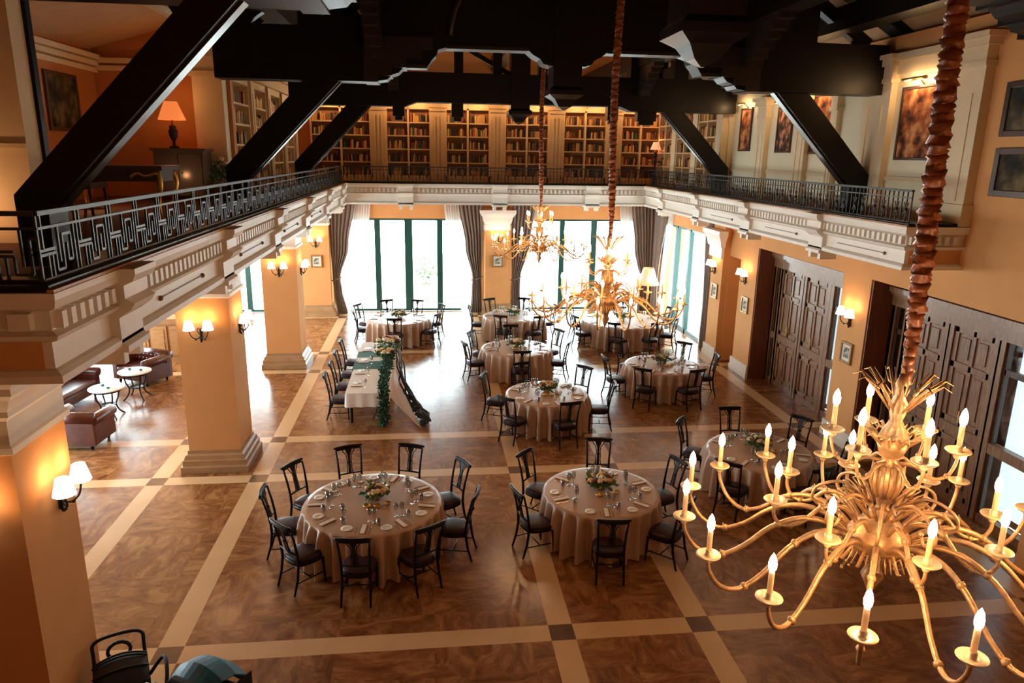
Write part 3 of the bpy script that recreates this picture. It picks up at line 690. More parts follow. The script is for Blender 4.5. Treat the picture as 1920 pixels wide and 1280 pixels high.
def truss(y, label, straight=False):
    t = thing('roof_truss', label, 'truss', (0, y, 0), 0, 'black roof trusses spanning the hall')
    D = 0.24
    def pr(mb, poly): mb.prism(poly, lambda p, e: (p[0], D if e else -D, p[1]))
    b = MB()
    prof = [(-3.64, 7.2), (-0.95, 7.2), (-0.7, 7.24), (-0.62, 7.32), (-0.5, 7.36), (-0.4, 7.46), (0.0, 7.46), (0.08, 7.58), (0.16, 7.66), (0.2, 7.76), (0.34, 7.80),
            (1.80, 7.80), (1.9, 7.72), (2.02, 7.66), (2.08, 7.58), (2.2, 7.55)]
    full = prof+[(mir(x), z) for x, z in reversed(prof)]
    top = [(8.68, 8.09), (7.25, 8.09), (6.9, 8.25), (5.9, 8.25), (5.7, 9.4), (4.6, 9.4), (4.4, 9.9), (0.64, 9.9), (0.44, 9.4), (-0.66, 9.4), (-0.86, 8.25), (-1.86, 8.25), (-2.21, 8.09), (-3.64, 8.09)]
    if straight: full = [(-3.64, 7.2), (-0.6, 7.2), (-0.3, 7.32), (5.34, 7.32), (5.64, 7.2), (8.68, 7.2)]; top = [(8.68, 8.09), (-3.64, 8.09)]
    pr(b, full+top); b.build('tie_beam', M['timber'], t)
    # mouldings along the lower edge catch the light of the windows
    if not straight:
        for xa, xb, zz_ in ((0.34, 1.80, 7.78), (mir(1.80), mir(0.34), 7.78), (-0.4, 0.0, 7.44), (mir(0), mir(-0.4), 7.44)):
            b = MB(); b.box(xa, -D-0.04, zz_, xb, -D, zz_+0.06); b.build('edge_moulding', M['timber_glint'] if y > 8 else M['timber'], t)
    else:
        for xa, xb in ((-0.94, -0.62), (0.65, 0.97), (5.0, 5.3), (5.86, 6.4)):
            b = MB(); b.box(xa, -0.15, 6.95, xb, 0.15, 7.4); b.box(xa+0.06, -0.1, 6.85, xb-0.06, 0.1, 6.95); b.build('pendant', M['timber'], t)
        for xa in (0.85, 1.9, 3.15): b = MB(); b.box(xa-0.12, -0.15, 8.0, xa+0.12, 0.15, 10.6); b.build('post', M['timber'], t)
        b = MB(); b.bar((1.1, 0, 8.72), (2.3, 0, 8.08), 0.12, 0.1, (0, 1, 0)); b.build('brace', M['timber'], t)
    for s in (0, 1):
        f = (lambda x: mir(x)) if s else (lambda x: x)
        q = MB(); P = [(f(-3.6), 4.99), (f(-3.24), 4.99), (f(-3.24), 5.46), (f(-1.50), 7.25), (f(-2.12), 7.25), (f(-3.6), 5.70)] if y > 8 else [(f(-3.5), 4.99), (f(-3.24), 4.99), (f(-3.24), 5.46), (f(-1.50), 7.25), (f(-1.90), 7.25), (f(-3.5), 5.60)]
        q.prism(P, lambda p, e: (p[0], 0.17 if e else -0.17, p[1])); st = q.build('strut', M['timber'], t)
        q = MB(); q.bar((f(-3.22), 0, 5.48), (f(-1.52), 0, 7.22), 0.04, 0.16, (0, 1, 0)); q.build('strut_glint', M['timber_glint'], st)  # lighter strip standing in for the window glint along the strut
        # upper rafter, posts and lattice
        q = MB(); q.bar((f(-4.3), 0, 8.3), (f(CX), 0, 12.3), 0.4, 0.4, (0, 1, 0)); q.build('rafter', M['timber'], t)
        for x, z1 in ((-2.0, 9.6), (-0.75, 10.3)):
            q = MB(); q.box(f(x)-0.2, -0.2, 8.0, f(x)+0.2, 0.2, z1); q.build('post', M['timber'], t)
        q = MB(); q.bar((f(-3.3), 0, 8.1), (f(-2.1), 0, 8.9), 0.22, 0.2, (0, 1, 0)); q.bar((f(-1.9), 0, 9.5), (f(-0.8), 0, 8.6), 0.2, 0.2, (0, 1, 0)); q.build('brace', M['timber'], t)
        # curved brace on the face of the beam
        if straight: continue
        q = MB(); q.tube([(f(CX-2.1+1.5*(1-math.cos(a))), -D-0.05, 8.0+1.3*math.sin(a)) for a in [PI/2*i/10 for i in range(11)]], 0.05, 6); q.build('arched_rib', M['timber_glint'], t)
        # stepped corbels
        q = MB()
        q.prism([(f(-1.1), 7.19), (f(-0.86), 7.19), (f(-0.86), 7.3), (f(-0.62), 7.3), (f(-0.62), 7.44), (f(-0.36), 7.44), (f(-0.36), 7.6), (f(-0.1), 7.6), (f(-0.1), 7.75), (f(0.1), 7.75), (f(0.1), 7.95), (f(-1.1), 7.95)], lambda p, e: (p[0], 0.34 if e else -0.34, p[1]))
        q.build('stepped_corbel', M['timber_glint'] if y > 8 else M['timber'], t)
    q = MB(); q.box(CX-0.26, -0.3, 7.2, CX+0.26, 0.3, 9.6); q.sq([(0.26, 7.2), (0.32, 7.14), (0.32, 7.06), (0.2, 6.98), (0.12, 6.86), (0.02, 6.8)], CX, 0); q.build('king_post', M['timber'], t)
    return t
M['timber_glint'] = mat('dark timber highlight tone', (0.02, 0.015, 0.013), 0.3, coat=0.35)  # lighter, glossier copy of the timber where window highlights show
truss(6.85, 'nearest black roof truss, its great strut crossing the upper left corner')
truss(13.93, 'middle black roof truss with the raised stepped centre')
truss(20.87, 'farthest black roof truss in front of the back gallery bookcases', True)
for x, nm in ((-0.9, 'left'), (5.94, 'right'), (2.52, 'ridge')):
    t = thing('roof_purlin', f'long black {nm} purlin running from truss to truss with stepped corbels', 'beam', (x, 0, 0))
    b = MB(); zz = 8.35 if nm != 'ridge' else 8.9
    b.box(-0.2, 2.0, zz, 0.2, YB, zz+0.5); b.build('beam', M['timber'], t)
    q = MB()
    if nm != 'ridge':
        for y in COLY:
            for s in (-1, 1):
                if y < 10: continue
                P = []
                for i in range(6): P += [(y+s*(0.3+0.22*i), 7.6+0.13*i), (y+s*(0.52+0.22*i), 7.6+0.13*i)]
                P += [(y+s*1.62, 8.4), (y+s*0.3, 8.4)]
                q = MB(); q.prism(P, lambda p, e: (0.14 if e else -0.14, p[0], p[1])); q.build('stepped_corbel', M['timber_glint'], t)
for x, nm in ((-2.75, 'left'), (7.8, 'right')):
    t = thing('eaves_beam', f'long black beam above the {nm} gallery edge just under the roof slope', 'beam', (x, 0, 0))
    b = MB(); b.box(-0.22, 2.0, 8.3, 0.22, YB, 8.72); b.build('beam', M['timber'], t)
# secondary rafters on the ceiling
for s, nm in ((0, 'left'), (1, 'right')):
    f = (lambda x: mir(x)) if s else (lambda x: x)
    for j, y in enumerate((3.4, 10.4, 17.4, 24.4)):
        b = MB(); b.bar((f(-4.4), y, 8.32 if not s else 8.3), (f(CX), y, 12.4), 0.34, 0.3, (0, 1, 0))
        b.bar((f(-2.6), y, 9.1), (f(-2.6), y, 8.3), 0.3, 0.3, (0, 1, 0))
        tag(b.build('common_rafter', M['timber']), f'black intermediate rafter on the {nm} roof slope, {ordn[j]} from the near end', 'beam', 'intermediate rafters')

# ------------------------------------------------------------------ iron railings
def railing(name, label, length, loc, rz, kind='key'):
    t = thing(name, label, 'railing', loc, rz)
    h = MB(); h.box(0, -0.025, 0.50, length, 0.025, 0.535); h.build('handrail', M['iron'], t)
    b = MB(); b.box(0, -0.012, 0.395, length, 0.012, 0.415); b.box(0, -0.015, 0.0, length, 0.015, 0.025); b.build('rails', M['iron'], t)
    g = MB(); u = 0.62; n = int(length/u)+1
    def hb(x0, x1, z): 
        if x0 < length: g.box(x0, -0.007, z-0.011, min(x1, length), 0.007, z+0.011)
    def vb(x, z0, z1):
        if x < length: g.box(x-0.009, -0.009, z0, x+0.009, 0.009, z1)
    for i in range(n):
        o = i*u
        if kind == 'key':
            vb(o, 0, 0.5); vb(o+0.12, 0.0, 0.2); vb(o+0.18, 0.0, 0.2); hb(o, o+0.24, 0.2); hb(o, o+0.24, 0.235); vb(o+0.24, 0.06, 0.2)
            hb(o+0.24, o+0.36, 0.06); vb(o+0.36, 0.06, 0.33); vb(o+0.3, 0.12, 0.4); hb(o+0.36, o+0.5, 0.33); vb(o+0.5, 0.12, 0.33); hb(o+0.43, o+0.5, 0.12); vb(o+0.43, 0.12, 0.26); vb(o+0.56, 0, 0.4)
            vb(o+0.06, 0.235, 0.5)
        else:
            for k in range(5): vb(o+k*u/5, 0, 0.5)
            for k in (1, 3):
                a = o+k*u/5
                if a+0.12 < length:
                    g.bar((a-0.05, 0, 0.1), (a+0.06, 0, 0.33), 0.014, 0.014); g.bar((a+0.06, 0, 0.1), (a-0.05, 0, 0.33), 0.014, 0.014)
                    g.ball((a, 0, 0.215), 0.03, 6)
    g.build('grille', M['iron'] if kind == 'key' else M['iron_black'], t)
    return t
railing('balcony_railing', 'dark iron railing with Greek key grille along the left gallery', GY-NL-0.35, (GX0-0.16, NL+0.2, 5.0), R(90))
railing('balcony_railing', 'short return of the dark iron railing at the left frame edge', 6.0, (GX0-0.16-6.0, NL+0.2, 5.0), 0)
railing('balcony_railing', 'black iron railing on the back gallery in front of the bookcases', GX1-GX0+0.3, (GX0-0.15, GY+0.16, 5.0), 0, 'lyre')
railing('balcony_railing', 'black iron railing on the right gallery below the paintings', GY-NR-0.35, (GX1+0.16, NR+0.2, 5.0), R(90), 'lyre')

# ------------------------------------------------------------------ dining chairs
def make_chair():
    t = thing('dining_chair', 'x', 'chair', group='dark dining chairs around the tables')
    # seat pad: rounded trapezoid with a domed top
    s = MB(); ring = []
    for k in range(24):
        a = 2*PI*k/24; cx_, sy_ = math.cos(a), math.sin(a)
        e = 0.62
        x = math.copysign(abs(cx_)**e, cx_)*0.225; y = math.copysign(abs(sy_)**e, sy_)*0.215
        x *= 1.0+0.10*(y/0.215); ring.append((x, y))
    lv = [(0.98, 0.445), (1.0, 0.46), (1.0, 0.475), (0.95, 0.49), (0.7, 0.502), (0.3, 0.508)]
    vs = [(x*q, y*q, z) for q, z in lv for x, y in ring]
    fs = [(i*24+k, i*24+(k+1) % 24, (i+1)*24+(k+1) % 24, (i+1)*24+k) for i in range(len(lv)-1) for k in range(24)]
    fs += [tuple(range(23, -1, -1)), tuple((len(lv)-1)*24+k for k in range(24))]
    s.add(vs, fs, 0, True); s.build('seat', M['leather'], t)
    r_ = MB(); lv = [(0.97, 0.385), (1.03, 0.395), (1.04, 0.44), (0.99, 0.45)]
    vs = [(x*q, y*q, z) for q, z in lv for x, y in ring]
    fs = [(i*24+k, i*24+(k+1) % 24, (i+1)*24+(k+1) % 24, (i+1)*24+k) for i in range(3) for k in range(24)]+[tuple(range(23, -1, -1)), tuple(3*24+k for k in range(24))]
    r_.add(vs, fs, 0, True); r_.build('seat_frame', M['chair'], t)
    for sx in (-1, 1):
        l = MB(); l.tube([(sx*0.205, 0.185, 0.40), (sx*0.21, 0.195, 0.25), (sx*0.215, 0.205, 0.0)], [0.023, 0.019, 0.014], 8); l.build('leg', M['chair'], t)
        l = MB(); l.tube([(sx*0.20, -0.30, 0.0), (sx*0.195, -0.235, 0.22), (sx*0.19, -0.205, 0.43), (sx*0.192, -0.215, 0.6), (sx*0.20, -0.25, 0.8), (sx*0.215, -0.31, 1.03)], [0.015, 0.019, 0.022, 0.02, 0.018, 0.017], 8)
        l.build('leg', M['chair'], t)
    b = MB(); n = 12; P = []
    for i in range(n+1):
        u = -1+2*i/n; P.append((u*0.245, -0.325-0.03*(1-u*u)+0.0*u, 1.035+0.018*(1-u*u)+0.02*abs(u)**3))
    b.tube(P, [0.017]+[0.026]*(n-1)+[0.017], 8)
    b.tube([(p[0], p[1]+0.004, p[2]-0.035) for p in P[1:-1]], 0.018, 6); b.build('top_rail', M['chair'], t)
    b = MB()
    prof = [(0.11, 1.02), (0.085, 0.97), (0.045, 0.92), (0.032, 0.84), (0.04, 0.76), (0.036, 0.68), (0.05, 0.61)]
    yz = lambda z: -0.225-(z-0.58)*0.23
    for sgn in (-1, 1):
        b.tube([(sgn*x, yz(z), z) for x, z in prof], 0.009, 6)
    b.prism([(x*0.55, z) for x, z in prof]+[(-x*0.55, z) for x, z in reversed(prof)], lambda p, e: (p[0], yz(p[1])+(0.006 if e else -0.006), p[1]))
    b.ball((0, yz(0.79)-0.004, 0.79), 0.03, 8); b.build('splat', M['chair'], t)
    b = MB(); b.tube([(-0.19, -0.222, 0.605), (0, -0.245, 0.60), (0.19, -0.222, 0.605)], 0.015, 6); b.build('lower_rail', M['chair'], t)
    b = MB()
    for sx in (-1, 1): b.tube([(sx*0.212, 0.2, 0.17), (sx*0.197, -0.25, 0.17)], 0.010, 6)
    b.tube([(-0.205, -0.02, 0.17), (0.205, -0.02, 0.17)], 0.010, 6); b.build('stretcher', M['chair'], t)
    return t
CH = make_chair(); CH_used = [False]
def place_chair(x, y, rz, label, group):
    if not CH_used[0]:
        CH_used[0] = True; CH.location = (x, y, 0); CH.rotation_euler = (0, 0, rz); CH['label'] = label; CH['group'] = group; return CH
    return copy_tree(CH, (x, y, 0), rz, label, group)
CL = ['twelve', 'one', 'two', 'three', 'four', 'five', 'six', 'seven', 'eight', 'nine', 'ten', 'eleven']
def clock(a): return CL[int(round((90-a)/30)) % 12]

# ------------------------------------------------------------------ place settings
def make_items():
    it = {}
    b = MB(); b.lathe([(0.0001, 0), (0.05, 0), (0.085, 0.012), (0.086, 0.015), (0.05, 0.006), (0.0001, 0.005)], 20)
    it['side_plate'] = tag(b.build('side_plate', M['china']), cat='plate')
    t = thing('napkin', '', 'napkin'); b = MB(); b.box(-0.05, -0.12, 0, 0.05, 0.12, 0.006); b.box(-0.035, -0.115, 0.006, 0.05, 0.115, 0.012); b.build('folded_cloth', M['napkin'], t)
    b = MB(); b.box(-0.032, -0.13, 0.0125, 0.032, 0.13, 0.017); b.build('menu_card', M['white_cloth'], t); it['napkin'] = t
    t = thing('wine_glass', '', 'glass'); b = MB(); b.lathe([(0.034, 0), (0.03, 0.004), (0.006, 0.008), (0.004, 0.09), (0.012, 0.1)], 14); b.build('stem', M['clear'], t)
    b = MB(); b.lathe([(0.006, 0.095), (0.03, 0.115), (0.04, 0.15), (0.036, 0.2), (0.032, 0.215), (0.030, 0.213), (0.034, 0.19), (0.037, 0.15), (0.028, 0.118), (0.0001, 0.1)], 14); b.build('bowl', M['clear'], t); it['wine_glass'] = t
    b = MB(); b.lathe([(0.026, 0), (0.034, 0.1), (0.032, 0.1), (0.024, 0.008), (0.0001, 0.006)], 14); it['water_glass'] = tag(b.build('water_glass', M['clear']), cat='glass')
    t = thing('fork', '', 'cutlery'); b = MB(); b.box(-0.004, -0.10, 0, 0.004, 0.03, 0.003); b.build('handle', M['steel'], t)
    b = MB(); b.box(-0.010, 0.03, 0, 0.010, 0.05, 0.003)
    for q in (-0.009, -0.003, 0.003, 0.009): b.box(q-0.0012, 0.05, 0, q+0.0012, 0.09, 0.003)
    b.build('tines', M['steel'], t); it['fork'] = t
    t = thing('knife', '', 'cutlery'); b = MB(); b.box(-0.006, -0.11, 0, 0.006, -0.01, 0.004); b.build('handle', M['steel'], t)
    b = MB(); b.prism([(-0.007, -0.01), (0.008, -0.01), (0.009, 0.08), (0.0, 0.11), (-0.007, 0.1)], lambda p, e: (p[0], p[1], 0.003 if e else 0)); b.build('blade', M['steel'], t); it['knife'] = t
    return it
IT = make_items(); IT_used = {}
def put(kind, x, y, z, rz, label, group):
    o = IT[kind]
    if kind not in IT_used:
        IT_used[kind] = True; o.location = (x, y, z); o.rotation_euler = (0, 0, rz); o['label'] = label; o['group'] = group
        return o
    return copy_tree(o, (x, y, z), rz, label, group)
def setting(cx, cy, ang, rim, ztop, seat, tname, full=True):
    a = R(ang); dx, dy = math.cos(a), math.sin(a); rz = a+PI/2     # local +y toward the centre
    def L(u, v): # u sideways, v distance in from the rim
        r_ = rim-v; return cx+dx*r_-dy*u, cy+dy*r_+dx*u
    g = f'place settings on the {tname}'
    lay = [('napkin', 0, 0.20), ('wine_glass', 0.13, 0.40), ('side_plate', -0.24, 0.22), ('wine_glass2', 0.05, 0.44)]
    if full: lay += [('water_glass', 0.2, 0.33), ('fork', -0.10, 0.18), ('knife', 0.10, 0.18)]
    nm = {'napkin': 'white card on rust napkin', 'wine_glass': 'outer stemmed wine glass', 'side_plate': 'white side plate', 'water_glass': 'low water tumbler', 'fork': 'steel fork', 'knife': 'steel knife'}
    for k, u, v in lay:
        x, y = L(u, v)
        if k == 'wine_glass2': put('wine_glass', x, y, ztop, rz, f"inner stemmed wine glass at {seat} on the {tname}", g); continue
        put(k, x, y, ztop, rz, f'{nm[k]} at {seat} on the {tname}', g)

# ------------------------------------------------------------------ round tables
def cloth_round(rad, h, seed, pleats=25):
    b = MB(); n = pleats*8; rows = [(0.0, h), (0.5, h), (0.93, h+0.0005), (1.0, h-0.004), (1.012, h-0.03), (1.02, h-0.15), (1.03, h-0.35), (1.04, 0.2), (1.05, 0.015)]
    rnd = random.Random(seed); ph = [rnd.uniform(0.55, 1.25) for _ in range(pleats)]
    vs = []
    for i, (q, z) in enumerate(rows):
        fold = max(0.0, (h-0.004-z)/(h)); fold = min(1, fold*3.2)
        for k in range(n):
            a = 2*PI*k/n; p = (k/8) % 1.0; am = ph[int(k/8)]
            w_ = (0.5-0.5*math.cos(2*PI*p))**1.5
            r_ = rad*q+fold*(0.19*am*w_-0.11)
            if q == 0: r_ = 0.001
            vs.append((r_*math.cos(a), r_*math.sin(a), z))
    m = len(rows); fs = [(i*n+k, i*n+(k+1) % n, (i+1)*n+(k+1) % n, (i+1)*n+k) for i in range(m-1) for k in range(n)]+[tuple(range(n))]
    b.add(vs, fs, 0, True); return b
def flowers(loc, label, seed, s=1.0, votive=True):
    t = thing('flower_centrepiece', label, 'flower arrangement', loc, 0, 'flower centrepieces on the round tables')
    b = MB(); b.lathe([(0.07, 0), (0.09, 0.03), (0.07, 0.09), (0.06, 0.09), (0.02, 0.02)], 14); b.build('bowl', M['brass'], t)
    b = MB(); leafmass(b, (0, 0, 0.12*s), 0.23*s, 150, 0.12*min(s, 1.1), seed, 0.4); b.build('foliage', M['green'], t)
    rnd = random.Random(seed); 
    for k in range(15):
        a = 2*PI*k/15+rnd.uniform(-0.2, 0.2); q = rnd.uniform(0.04, 0.19)*s; f = MB(); rr = rnd.uniform(0.034, 0.058)*s
        c_ = (q*math.cos(a), q*math.sin(a), 0.17*s+0.06*s*(1-q/0.2/s)+rnd.uniform(0, 0.03))
        for lay_ in range(3):
            for p_ in range(5):
                b_ = a+p_*2*PI/5+lay_*0.6; rad = rr*(0.25+0.3*lay_)
                f.ball((c_[0]+rad*math.cos(b_), c_[1]+rad*math.sin(b_), c_[2]-0.008*lay_), rr*0.55, 6, sz=1.0)
        f.build('flower', M[['petal', 'petal', 'petal', 'petal_or', 'petal_red'][k % 5]], t)
    if votive:
        for k in range(3):
            a = -1.9+k*0.55
            v = tag(MB_votive().build('votive_bowl', M['brass']), f'small brass votive bowl, {ordn[k]} from the left, beside the {label.split(" on the ")[-1]} flowers', 'candle holder', 'brass votive bowls')
            v.location = (loc[0]+0.30*math.cos(a), loc[1]+0.30*math.sin(a), loc[2])
    return t
def MB_votive():
    b = MB(); b.lathe([(0.03, 0), (0.055, 0.02), (0.06, 0.045), (0.055, 0.045), (0.03, 0.012), (0.0001, 0.01)], 14); return b
def round_table(tname, cx, cy, rad, chairs, seed, full=True, pleats=25):
    h = 0.76
    t = thing('round_table', f'{tname} standing under its floor-length beige cloth', 'table', (cx, cy, 0), 0, 'round banquet tables')
    b = MB(); b.lathe([(rad-0.02, h-0.045), (rad-0.02, h-0.008), (0.0001, h-0.008)], 40); b.build('tabletop', M['wood'], t)
    for a in (45, 135, 225, 315):
        b = MB(); b.tube([(0.5*rad*math.cos(R(a)), 0.5*rad*math.sin(R(a)), h-0.04), (0.55*rad*math.cos(R(a)), 0.55*rad*math.sin(R(a)), 0)], 0.025, 8); b.build('leg', M['wood'], t)
    c_ = cloth_round(rad, h, seed, pleats).build('tablecloth', M['cloth'])
    c_.location = (cx, cy, 0); tag(c_, f'beige pleated floor-length tablecloth on the {tname}', 'tablecloth', 'beige tablecloths')
    flowers((cx+0.02, cy+0.12, h+0.002), f'low cream rose and greenery centrepiece on the {tname}', seed, 0.95, votive=full)
    names_ = set()
    for (r_, a) in chairs:
        cl = clock(a)
        while cl in names_: cl = CL[(CL.index(cl)+1) % 12]
        names_.add(cl)
        rr = r_-0.33; x = cx+rr*math.cos(R(a)); y = cy+rr*math.sin(R(a))
        place_chair(x, y, R(a)+PI/2, f"dark wooden chair at {cl} o'clock of the {tname}", 'dark dining chairs around the round tables')
        setting(cx, cy, a, rad, h+0.001, f"{cl} o'clock", tname, full)
round_table('front left round table', -0.92, 10.36, 1.05, [(1.62, a) for a in (-178, 147, 109, 70, 28, -14, -57, -95, -136)], 1, pleats=29)
round_table('front centre round table', 2.70, 10.44, 0.93, [(1.5, a) for a in (139, -162, 79, 18, -45, -97)], 2)
round_table('front right round table', 6.02, 11.83, 0.95, [(1.53, a) for a in (89, 143, 35, -20, -75, -135)], 3)
round_table('middle centre round table', 2.60, 15.39, 0.92, [(1.52, a) for a in (158, -134, 44, -12, -80, 105)], 4)
round_table('middle right round table', 5.97, 17.5, 0.95, [(1.45, 48), (1.42, -8), (1.6, -125), (1.6, -172), (1.55, -75), (1.5, 120)], 5)
round_table('third row centre round table', 2.38, 19.37, 0.97, [(1.45, 148), (1.55, -163), (1.6, 32), (1.5, -22), (1.46, -91), (1.5, 90)], 6)
round_table('back centre round table', 2.77, 23.5, 1.02, [(1.5, 172), (1.6, 116), (1.6, 70), (1.42, -114), (1.6, -65), (1.5, 10)], 7, False, 24)
round_table('back left round table', -1.03, 23.3, 1.0, [(1.6, 150), (1.45, -170), (1.6, 107), (1.6, 68), (1.6, 26), (1.48, -30), (1.42, -93)], 8, False, 24)
round_table('back right round table', 6.3, 22.7, 1.3, [(1.85, -160), (1.85, -112), (1.85, -70), (1.85, -35), (1.85, 15), (1.85, 150), (1.85, 75)], 9, False, 30)

# ------------------------------------------------------------------ head table
t = thing('long_table', 'narrow long dining table left of the centre aisle under a white cloth', 'table', (-1.45, 17.95, 0))
b = MB(); b.box(-0.44, -2.25, 0.71, 0.44, 2.25, 0.748); b.build('tabletop', M['wood'], t)
for sx in (-1, 1):
    for sy in (-1, 0, 1):
        b = MB(); b.tube([(sx*0.36, sy*2.1, 0.72), (sx*0.36, sy*2.1, 0)], 0.03, 8); b.build('leg', M['chair'], t)
b = MB()
def drop(mb, x0, x1, y0, y1, z, d, amp=0.012):
    mb.box(x0, y0, z, x1, y1, z+0.006)
    per = []
    n = 200; P = [(x0, y0), (x1, y0), (x1, y1), (x0, y1), (x0, y0)]
    L_ = 0; pts = []
    for (ax, ay), (bx_, by_) in zip(P[:-1], P[1:]):
        l = math.hypot(bx_-ax, by_-ay); m = max(2, int(l/0.04))
        nx, ny = (by_-ay)/l, -(bx_-ax)/l
        for i in range(m):
            u = i/m; pts.append((ax+(bx_-ax)*u, ay+(by_-ay)*u, nx, ny, L_+l*u))
        L_ += l
    N = len(pts); vs = []
    for q in (0, 0.35, 1.0):
        for (x, y, nx, ny, s) in pts:
            o = 0.004+q*(0.015+amp*math.sin(s*22)); vs.append((x+nx*o, y+ny*o, z+0.004-d*q))
    mb.add(vs, [(i*N+k, i*N+(k+1) % N, (i+1)*N+(k+1) % N, (i+1)*N+k) for i in range(2) for k in range(N)], 0, True)
drop(b, -1.92, -0.98, 15.67, 20.23, 0.75, 0.32)
tag(b.build('tablecloth', M['white_cloth']), 'white linen tablecloth with short drop on the long table', 'tablecloth')
b = MB(); b.box(-1.94, 17.55, 0.758, -0.97, 18.25, 0.763); b.box(-1.955, 17.55, 0.5, -1.948, 18.25, 0.763); b.box(-1.94, 18.65, 0.758, -0.97, 19.2, 0.763)
tag(b.build('table_runner', M['teal']), 'teal velvet runner lying across the middle of the long table', 'runner')
# tulle swag falling from the right edge to the floor
b = MB(); rows = []
n = 70; m = 16; vs = []
for j in range(m+1):
    v = j/m
    for i in range(n+1):
        u = i/n; y = 15.55+u*4.5
        flare = (1-u)**1.5
        x = -0.955+v**1.3*(0.10+0.62*flare)+0.035*math.sin(u*95+v*2)*v
        z = 0.766*(1-v)+0.012+0.02*abs(math.sin(u*60))*v
        vs.append((x, y-0.25*v*(1-u)*v, z))
b.add(vs, [(j*(n+1)+i, j*(n+1)+i+1, (j+1)*(n+1)+i+1, (j+1)*(n+1)+i) for j in range(m) for i in range(n)], 0, True)
tag(b.build('tulle_drape', M['tulle']), 'blush tulle drape falling from the long table to the floor on the aisle side', 'drape')
b = MB(); rnd = random.Random(3)
pts = [(-0.93, 19.9, 0.72), (-0.8, 18.6, 0.5), (-0.72, 17.6, 0.36), (-0.6, 17.0, 0.2), (-0.35, 16.4, 0.1), (-0.2, 15.9, 0.06), (-0.15, 15.45, 0.06)]
for k in range(5):
    b.tube([(p[0]+rnd.uniform(-0.12, 0.10)+0.02, p[1]+rnd.uniform(-0.14, 0.14), p[2]+rnd.uniform(0, 0.09)) for p in pts], [0.012, 0.018, 0.022, 0.03, 0.04, 0.045, 0.03], 8)
for k in range(22):
    u = k/21; b.ball((-0.42+0.27*u+rnd.uniform(-0.06, 0.06), 16.6-1.15*u, 0.07+0.08*(1-u)+rnd.uniform(0, 0.05)), rnd.uniform(0.035, 0.07), 7, sx=1.3, sy=1.1, sz=0.7)
tag(b.build('gauze_garland', M['black_cloth']), 'crumpled black gauze trailing along the tulle onto the floor', 'drape')
b = MB()
for i in range(26):
    u = i/25; leafmass(b, (-1.10+0.02*math.sin(i), 15.65+u*3.6, 0.82), 0.12, 30, 0.10, 100+i, 0.5)
for i in range(14):
    u = i/13; leafmass(b, (-1.06, 15.60-0.03*u, 0.80-u*0.75), 0.10, 34, 0.10, 200+i, 0.7)
tag(b.build('garland', M['green_dark']), 'dark green foliage garland along the long table, spilling over its near end', 'garland')
t = flowers((-1.12, 19.3, 0.77), 'large cream rose and greenery bouquet at the far end of the long table', 44, 1.6, votive=False)
t = flowers((-1.15, 18.45, 0.77), 'smaller apricot rose and greenery bouquet in the middle of the long table', 45, 1.2, votive=False)
for k, y in enumerate((16.23, 17.2, 18.18, 19.3)):
    place_chair(-2.43+0.33, y, R(-90), f'dark wooden chair on the left side of the long table, {ordn[k]} from the near end', 'chairs along the long table')
    for kind, dx, dy, nm in (('napkin', 0.2, 0, 'white card on napkin'), ('side_plate', 0.2, 0.25, 'white side plate'), ('wine_glass', 0.42, -0.12, 'stemmed wine glass')):
        put(kind, -1.92+dx, y-0.05+dy, 0.764, R(-90), f'{nm} on the long table before its {ordn[k]} chair from the near end', 'place settings on the long table')
# wrought iron X stand under the long table
b = MB(); b.tube([(-1.35, 16.0, 0.02), (-1.2, 16.1, 0.35), (-1.05, 16.0, 0.02)], 0.02, 6); b.tube([(-1.2, 16.1, 0.35), (-1.2, 16.1, 0.69)], 0.02, 6)
tag(b.build('table_trestle', M['iron_black']), 'black metal trestle foot visible under the near end of the long table', 'trestle')

